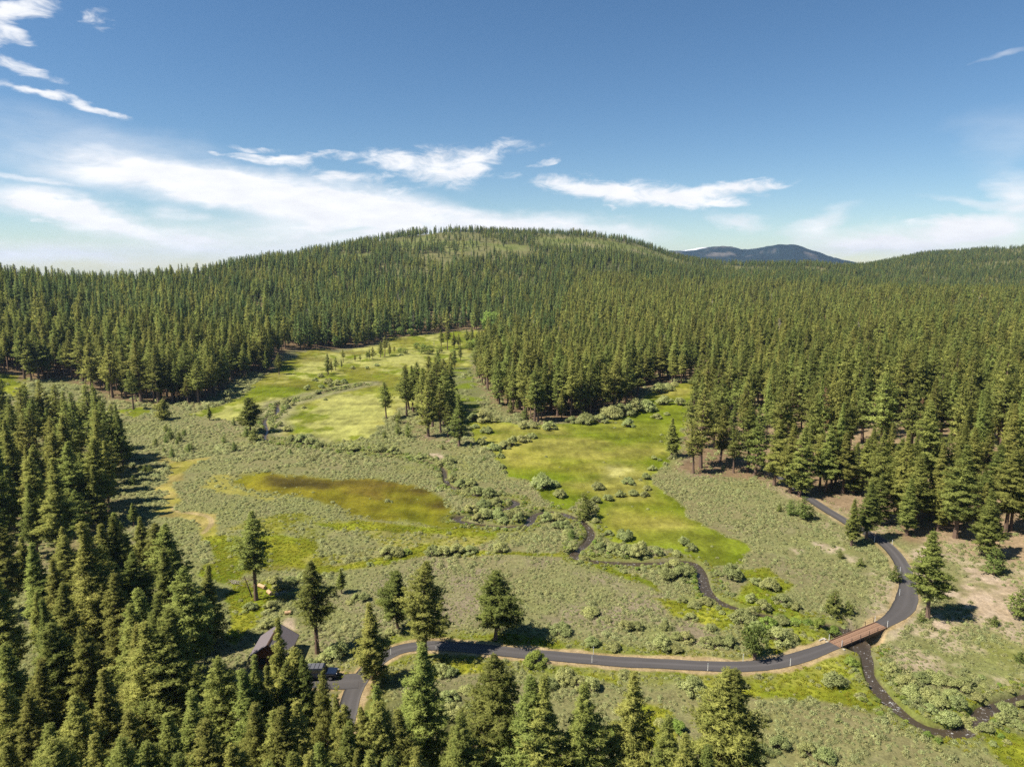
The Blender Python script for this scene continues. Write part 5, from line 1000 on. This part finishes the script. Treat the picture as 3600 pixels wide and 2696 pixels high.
# ------------------------------------------------------------------ masses nobody could count: far forest, sagebrush, grass
def joined(pr, name):
    V, F, t, nr_ = pr['raw']; tv, tf = pr['trunk_raw']; n = len(tv); T = []
    for f in tf: T += [(f[0], f[i], f[i+1]) for i in range(1, len(f)-1)]
    me = tri_mesh(name, np.r_[np.array(tv), V], np.r_[np.array(T), F+n], M['bark'], np.r_[np.zeros(len(T)), t]); me.materials.append(M[pr['mat']])
    me.polygons.foreach_set('material_index', np.r_[np.zeros(len(T)), np.ones(len(F))].astype(np.int32))
    tn = np.array(tv)*[1, 1, 0]+1e-3; tn /= np.linalg.norm(tn, axis=1, keepdims=True); me.polygons.foreach_set('use_smooth', np.ones(len(T)+len(F), bool)); me.normals_split_custom_set_from_vertices(np.r_[tn, nr_]); return bpy.data.objects.new(name, me)
def mass(name, pos, scale, rot, pick, sources, label, cat):
    col = bpy.data.collections.new(name+'_sources')
    for s in sources: col.objects.link(s)
    me = bpy.data.meshes.new(name); me.vertices.add(len(pos)); me.vertices.foreach_set('co', np.ascontiguousarray(pos, np.float32).ravel())
    for n, d, ty, key in (('sc', scale, 'FLOAT_VECTOR', 'vector'), ('rot', rot, 'FLOAT', 'value'), ('pick', pick, 'INT', 'value')):
        a = me.attributes.new(n, ty, 'POINT'); a.data.foreach_set(key, np.ascontiguousarray(d, np.int32 if ty == 'INT' else np.float32).ravel())
    o = link(bpy.data.objects.new(name, me)); ng = bpy.data.node_groups.new(name, 'GeometryNodeTree')
    ng.interface.new_socket('Geometry', in_out='INPUT', socket_type='NodeSocketGeometry'); ng.interface.new_socket('Geometry', in_out='OUTPUT', socket_type='NodeSocketGeometry')
    N, L = ng.nodes, ng.links; gi = N.new('NodeGroupInput'); go = N.new('NodeGroupOutput'); ip = N.new('GeometryNodeInstanceOnPoints'); ci = N.new('GeometryNodeCollectionInfo')
    ci.inputs['Collection'].default_value = col; ci.inputs['Separate Children'].default_value = True; ci.inputs['Reset Children'].default_value = True
    def na(n, ty): q = N.new('GeometryNodeInputNamedAttribute'); q.data_type = ty; q.inputs['Name'].default_value = n; return q.outputs['Attribute']
    cx = N.new('ShaderNodeCombineXYZ'); L.new(na('rot', 'FLOAT'), cx.inputs[2])
    L.new(gi.outputs[0], ip.inputs['Points']); L.new(ci.outputs[0], ip.inputs['Instance']); ip.inputs['Pick Instance'].default_value = True
    L.new(na('pick', 'INT'), ip.inputs['Instance Index']); L.new(cx.outputs[0], ip.inputs['Rotation']); L.new(na('sc', 'FLOAT_VECTOR'), ip.inputs['Scale']); L.new(ip.outputs[0], go.inputs[0])
    md = o.modifiers.new('scatter', 'NODES'); md.node_group = ng; tag(o, label, cat, kind='stuff'); return o
F_MID = [joined(p, 'forest_source_%02d' % i) for i, p in enumerate(MID)]
lo = [pine_proto(s, cb=cb, R=R, nb=52, nc=3, nt=3, k=4, tr=.85, sig=.45, lim=False, taper=tp, mat=m, wd=.27) for s, cb, R, tp, m in ((71, .12, 2.8, .95, 'needles'), (72, .20, 3.2, .75, 'needles'), (73, .08, 2.5, 1.1, 'fir'), (74, .10, 2.3, 1.2, 'fir'), (75, .26, 3.1, .65, 'needles'), (76, .05, 2.7, .9, 'young'), (77, .30, 2.9, .7, 'needles'), (78, .14, 2.8, .85, 'fir'))]
F_LO = [joined(p, 'forest_source_%02d' % (i+8)) for i, p in enumerate(lo)]
n = int(rest.sum()); q = FP[rest]; rng = np.random.default_rng(8); hr = hF[rest]; sc = hr/24.; wid = sc*rng.uniform(.95, 1.7, n)*(1.25-.25*sc)
rightside = q[:, 0] > np.interp(q[:, 1], [0, 600, 1500], [0, 40, 150])
r5 = rng.random(n); sp_n = fbm(q[:, 0], q[:, 1], 70, 3, 415)+.5*(rng.random(n)-.5); rightside = rightside | (sp_n > .28); rightside = rightside & ~((sp_n < -.3) & (rng.random(n) < .7)); r5 = np.where(hr < 11, .55, r5)
far = np.where((q[:, 3] > 0) | ((hr < 12) & (rng.random(n) < .5)), 13, np.where(rightside & (q[:, 2] < 1100), np.choose((r5*5).astype(int) % 5, [8, 9, 12, 14, 9]), np.choose((r5*7).astype(int) % 7, [10, 11, 15, 11, 8, 12, 15])))
pick = np.where(q[:, 2] < 560, (r5*8).astype(int) % 8, far); pick = np.where((rng.random(n) < .018) & (q[:, 3] < 0), np.where(rng.random(n) < .7, 16, 17), pick)
F_LO += [bpy.data.objects.new('forest_source_%d' % (91+i), me_) for i, me_ in enumerate(SN)]
mass('forest', np.stack([q[:, 0], q[:, 1], fz[rest]-.2], 1), np.stack([wid, wid, sc], 1), rng.uniform(0, 6.28, n), pick, F_MID+F_LO, 'dense conifer forest covering the hills and the plateau', 'forest')
# sagebrush
def tuft_source(name, seed, n, leaf, mat, hgt, k=3, wd=.26, up=.6, soft=.55, nup=.55):
    rng = np.random.default_rng(seed); d = rsph(rng, n); d[:, 2] = np.abs(d[:, 2]); P = d*np.array([.46, .46, hgt])*rng.uniform(.45, 1.0, (n, 1)); P += np.stack([np.sin(d[:, 1]*7+seed)*.07, np.cos(d[:, 0]*6+seed)*.07, np.zeros(n)], 1)
    V, F, own = blades(rng, P, k, leaf, wd, d, up=up, soft=soft, nup=nup); V[:, 2] = np.maximum(V[:, 2], -.02)
    return bpy.data.objects.new(name, tri_mesh(name, V, F, M[mat], np.clip(rng.random(n)[own]*.8+.1+rng.normal(0, .1, len(own)), 0, 1), normals=blades.nrm))
def sage_points():
    out = []
    for (cell, d0, d1, seed, big) in ((.72, 60, 150, 81, .80), (.92, 150, 235, 82, .98), (1.45, 235, 360, 83, 1.5), (2.6, 360, 470, 84, 2.6)):
        x, y, rng = scatter(cell, -d1*.8, d1*.84, 40, d1, seed); D = np.hypot(x, y); b = np.arctan2(x, y); k = (D >= d0) & (D < d1) & (np.abs(b) < .76); x, y = x[k], y[k]
        W = zone_weights(x, y); s = np.ones(len(x))
        for nme in ('right_meadow', 'left_meadow', 'wet_meadow', 'track'): s *= 1-W[nme]
        s *= 1-.80*W['mixed']; s *= 1-.88*W['greens']; s *= 1-.75*W['forest']; s *= 1-.85*W['wet_yellow']; s *= 1-.9*W['upper_channel']; s *= 1-.8*W['foreground']
        n = fbm(x, y, 6, 3, 421); s *= 1-.40*W['bank']*sstep(-.25, .35, n); s *= 1-.9*W['sands']; s *= 1-.55*W['clump']
        for nme in ('wet_meadow', 'right_meadow', 'left_meadow'): s = np.maximum(s, .55*(W[nme] > .3)*(W[nme] < .995))
        s = np.maximum(s, .05*np.maximum(W['wet_meadow'], .4*W['right_meadow'])*(n > .15))
        dr, _ = dist_line(x, y, ROAD, 12); d2, _ = dist_line(x, y, PAD, 12); dc, _ = dist_line(x, y, CREEK_UP, 12); s = s*(dr > 3.2)*(d2 > 3.6)*(dc > 2.3)
        s = s*~((np.abs(x+42.6) < 4) & (np.abs(y-112.4) < 4.4))
        k = rng.random(len(x)) < s*(.86-.55*sstep(.0, .45, fbm(x, y*1.5, 9, 4, 431))); x, y = x[k], y[k]
        out.append(np.stack([x, y, big*np.exp(rng.normal(-.18, .33, len(x)))*(1+.6*fbm(x, y, 11, 2, 441)), rng.uniform(0, 6.28, len(x)), rng.integers(0, 4, len(x))], 1))
    return np.concatenate(out)
sp = sage_points(); zz = ground_h(sp[:, 0], sp[:, 1])
mass('sagebrush', np.stack([sp[:, 0], sp[:, 1], zz-.03], 1), np.stack([sp[:, 2], sp[:, 2], sp[:, 2]*.9], 1), sp[:, 3], sp[:, 4], [tuft_source('sage_source_%d' % i, 90+i, 110, .15, 'sage', h_, wd=.2) for i, h_ in enumerate((.38, .48, .34, .52))], 'low grey-green sagebrush covering the valley flats', 'sagebrush')
def grass_points():
    x, y, rng = scatter(.8, -110, 130, 60, 215, 91); D = np.hypot(x, y); b = np.arctan2(x, y); k = (D < 215) & (np.abs(b) < .76); x, y, D = x[k], y[k], D[k]
    W = zone_weights(x, y); s = np.maximum(W['greens'], .6*W['mixed'])
    dr, _ = dist_line(x, y, ROAD, 12); dc, _ = dist_line(x, y, CREEK_UP, 12); s = np.maximum(s, sstep(5, 2.2, dc)); s = np.maximum(s, .6*sstep(7, 4, dr)*(np.abs(x) < 60)); s = s*(dr > 2.7)*(dc > 1.7)*(W['track'] < .5)
    k = rng.random(len(x)) < s*.75; x, y = x[k], y[k]; return np.stack([x, y, rng.uniform(.5, 1.15, len(x)), rng.uniform(0, 6.28, len(x)), rng.integers(0, 2, len(x))], 1)
gp = grass_points(); zz = ground_h(gp[:, 0], gp[:, 1])
mass('grass', np.stack([gp[:, 0], gp[:, 1], zz-.03], 1), np.stack([gp[:, 2]]*2+[gp[:, 2]*.7], 1), gp[:, 3], gp[:, 4], [tuft_source('grass_source_%d' % i, 97+i, 36, .26, 'grasstuft', .30, k=2, wd=.2, up=1.2, soft=.1, nup=2.0) for i in range(2)], 'fresh green grass on the damp meadows and creek banks', 'grass')
def bank_points():
    rng = np.random.default_rng(77); L = CREEK_UP; n = 2000; i = rng.integers(0, len(L), n); T = np.gradient(L, axis=0); T /= np.linalg.norm(T, axis=1)[:, None]+1e-9
    off = rng.choice([-1, 1], n)*(1.55+np.abs(rng.normal(0, 1.6, n))); x = L[i, 0]-T[i, 1]*off+rng.normal(0, .3, n); y = L[i, 1]+T[i, 0]*off+rng.normal(0, .3, n)
    dc, _ = dist_line(x, y, L, 12); dr, _ = dist_line(x, y, ROAD, 12); far = np.hypot(x, y); k = (dc > np.where(y < 200, 1.6, 1.4)) & (dr > 4.2) & (far > 85) & (fbm(x, y, 12, 2, 501) > -.25); x, y = x[k], y[k]; n = len(x)
    r = rng.uniform(.3, .85, n)*np.where(np.hypot(x, y) > 200, 1.3, 1); return x, y, r, rng.uniform(0, 6.28, n), rng.integers(0, 4, n)
bx, by, br, bq, bp_ = bank_points()
mass('streamside_brush', np.stack([bx, by, ground_h(bx, by)-.05], 1), np.stack([br, br, br*.8], 1), bq, bp_, [bpy.data.objects.new('bank_source_%d' % i, m_) for i, m_ in enumerate((WILLOW[0]['foliage'], WILLOW[1]['foliage'], WILLOW[3]['foliage'], GREENW[0]['foliage']))], 'low tangled willow brush lining both banks of the creek', 'brush')
print('COUNTS pines', len(PINES), 'forest', n, 'sage', len(sp), 'grass', len(gp), 'shrubs', len(SHR))

def make_haze():
    m, nt, N, L = new_mat('haze_air'); o = N.new('ShaderNodeOutputMaterial'); v = N.new('ShaderNodeVolumePrincipled')
    v.inputs['Color'].default_value = (.50, .69, 1.0, 1); v.inputs['Density'].default_value = .000045; v.inputs['Anisotropy'].default_value = .2; L.new(v.outputs[0], o.inputs['Volume'])
    o = MB().box((0, 0, 80), (19000, 19000, 340)).build('haze', m); tag(o, 'thin blue summer haze over the whole valley', 'haze', kind='stuff')
make_haze()
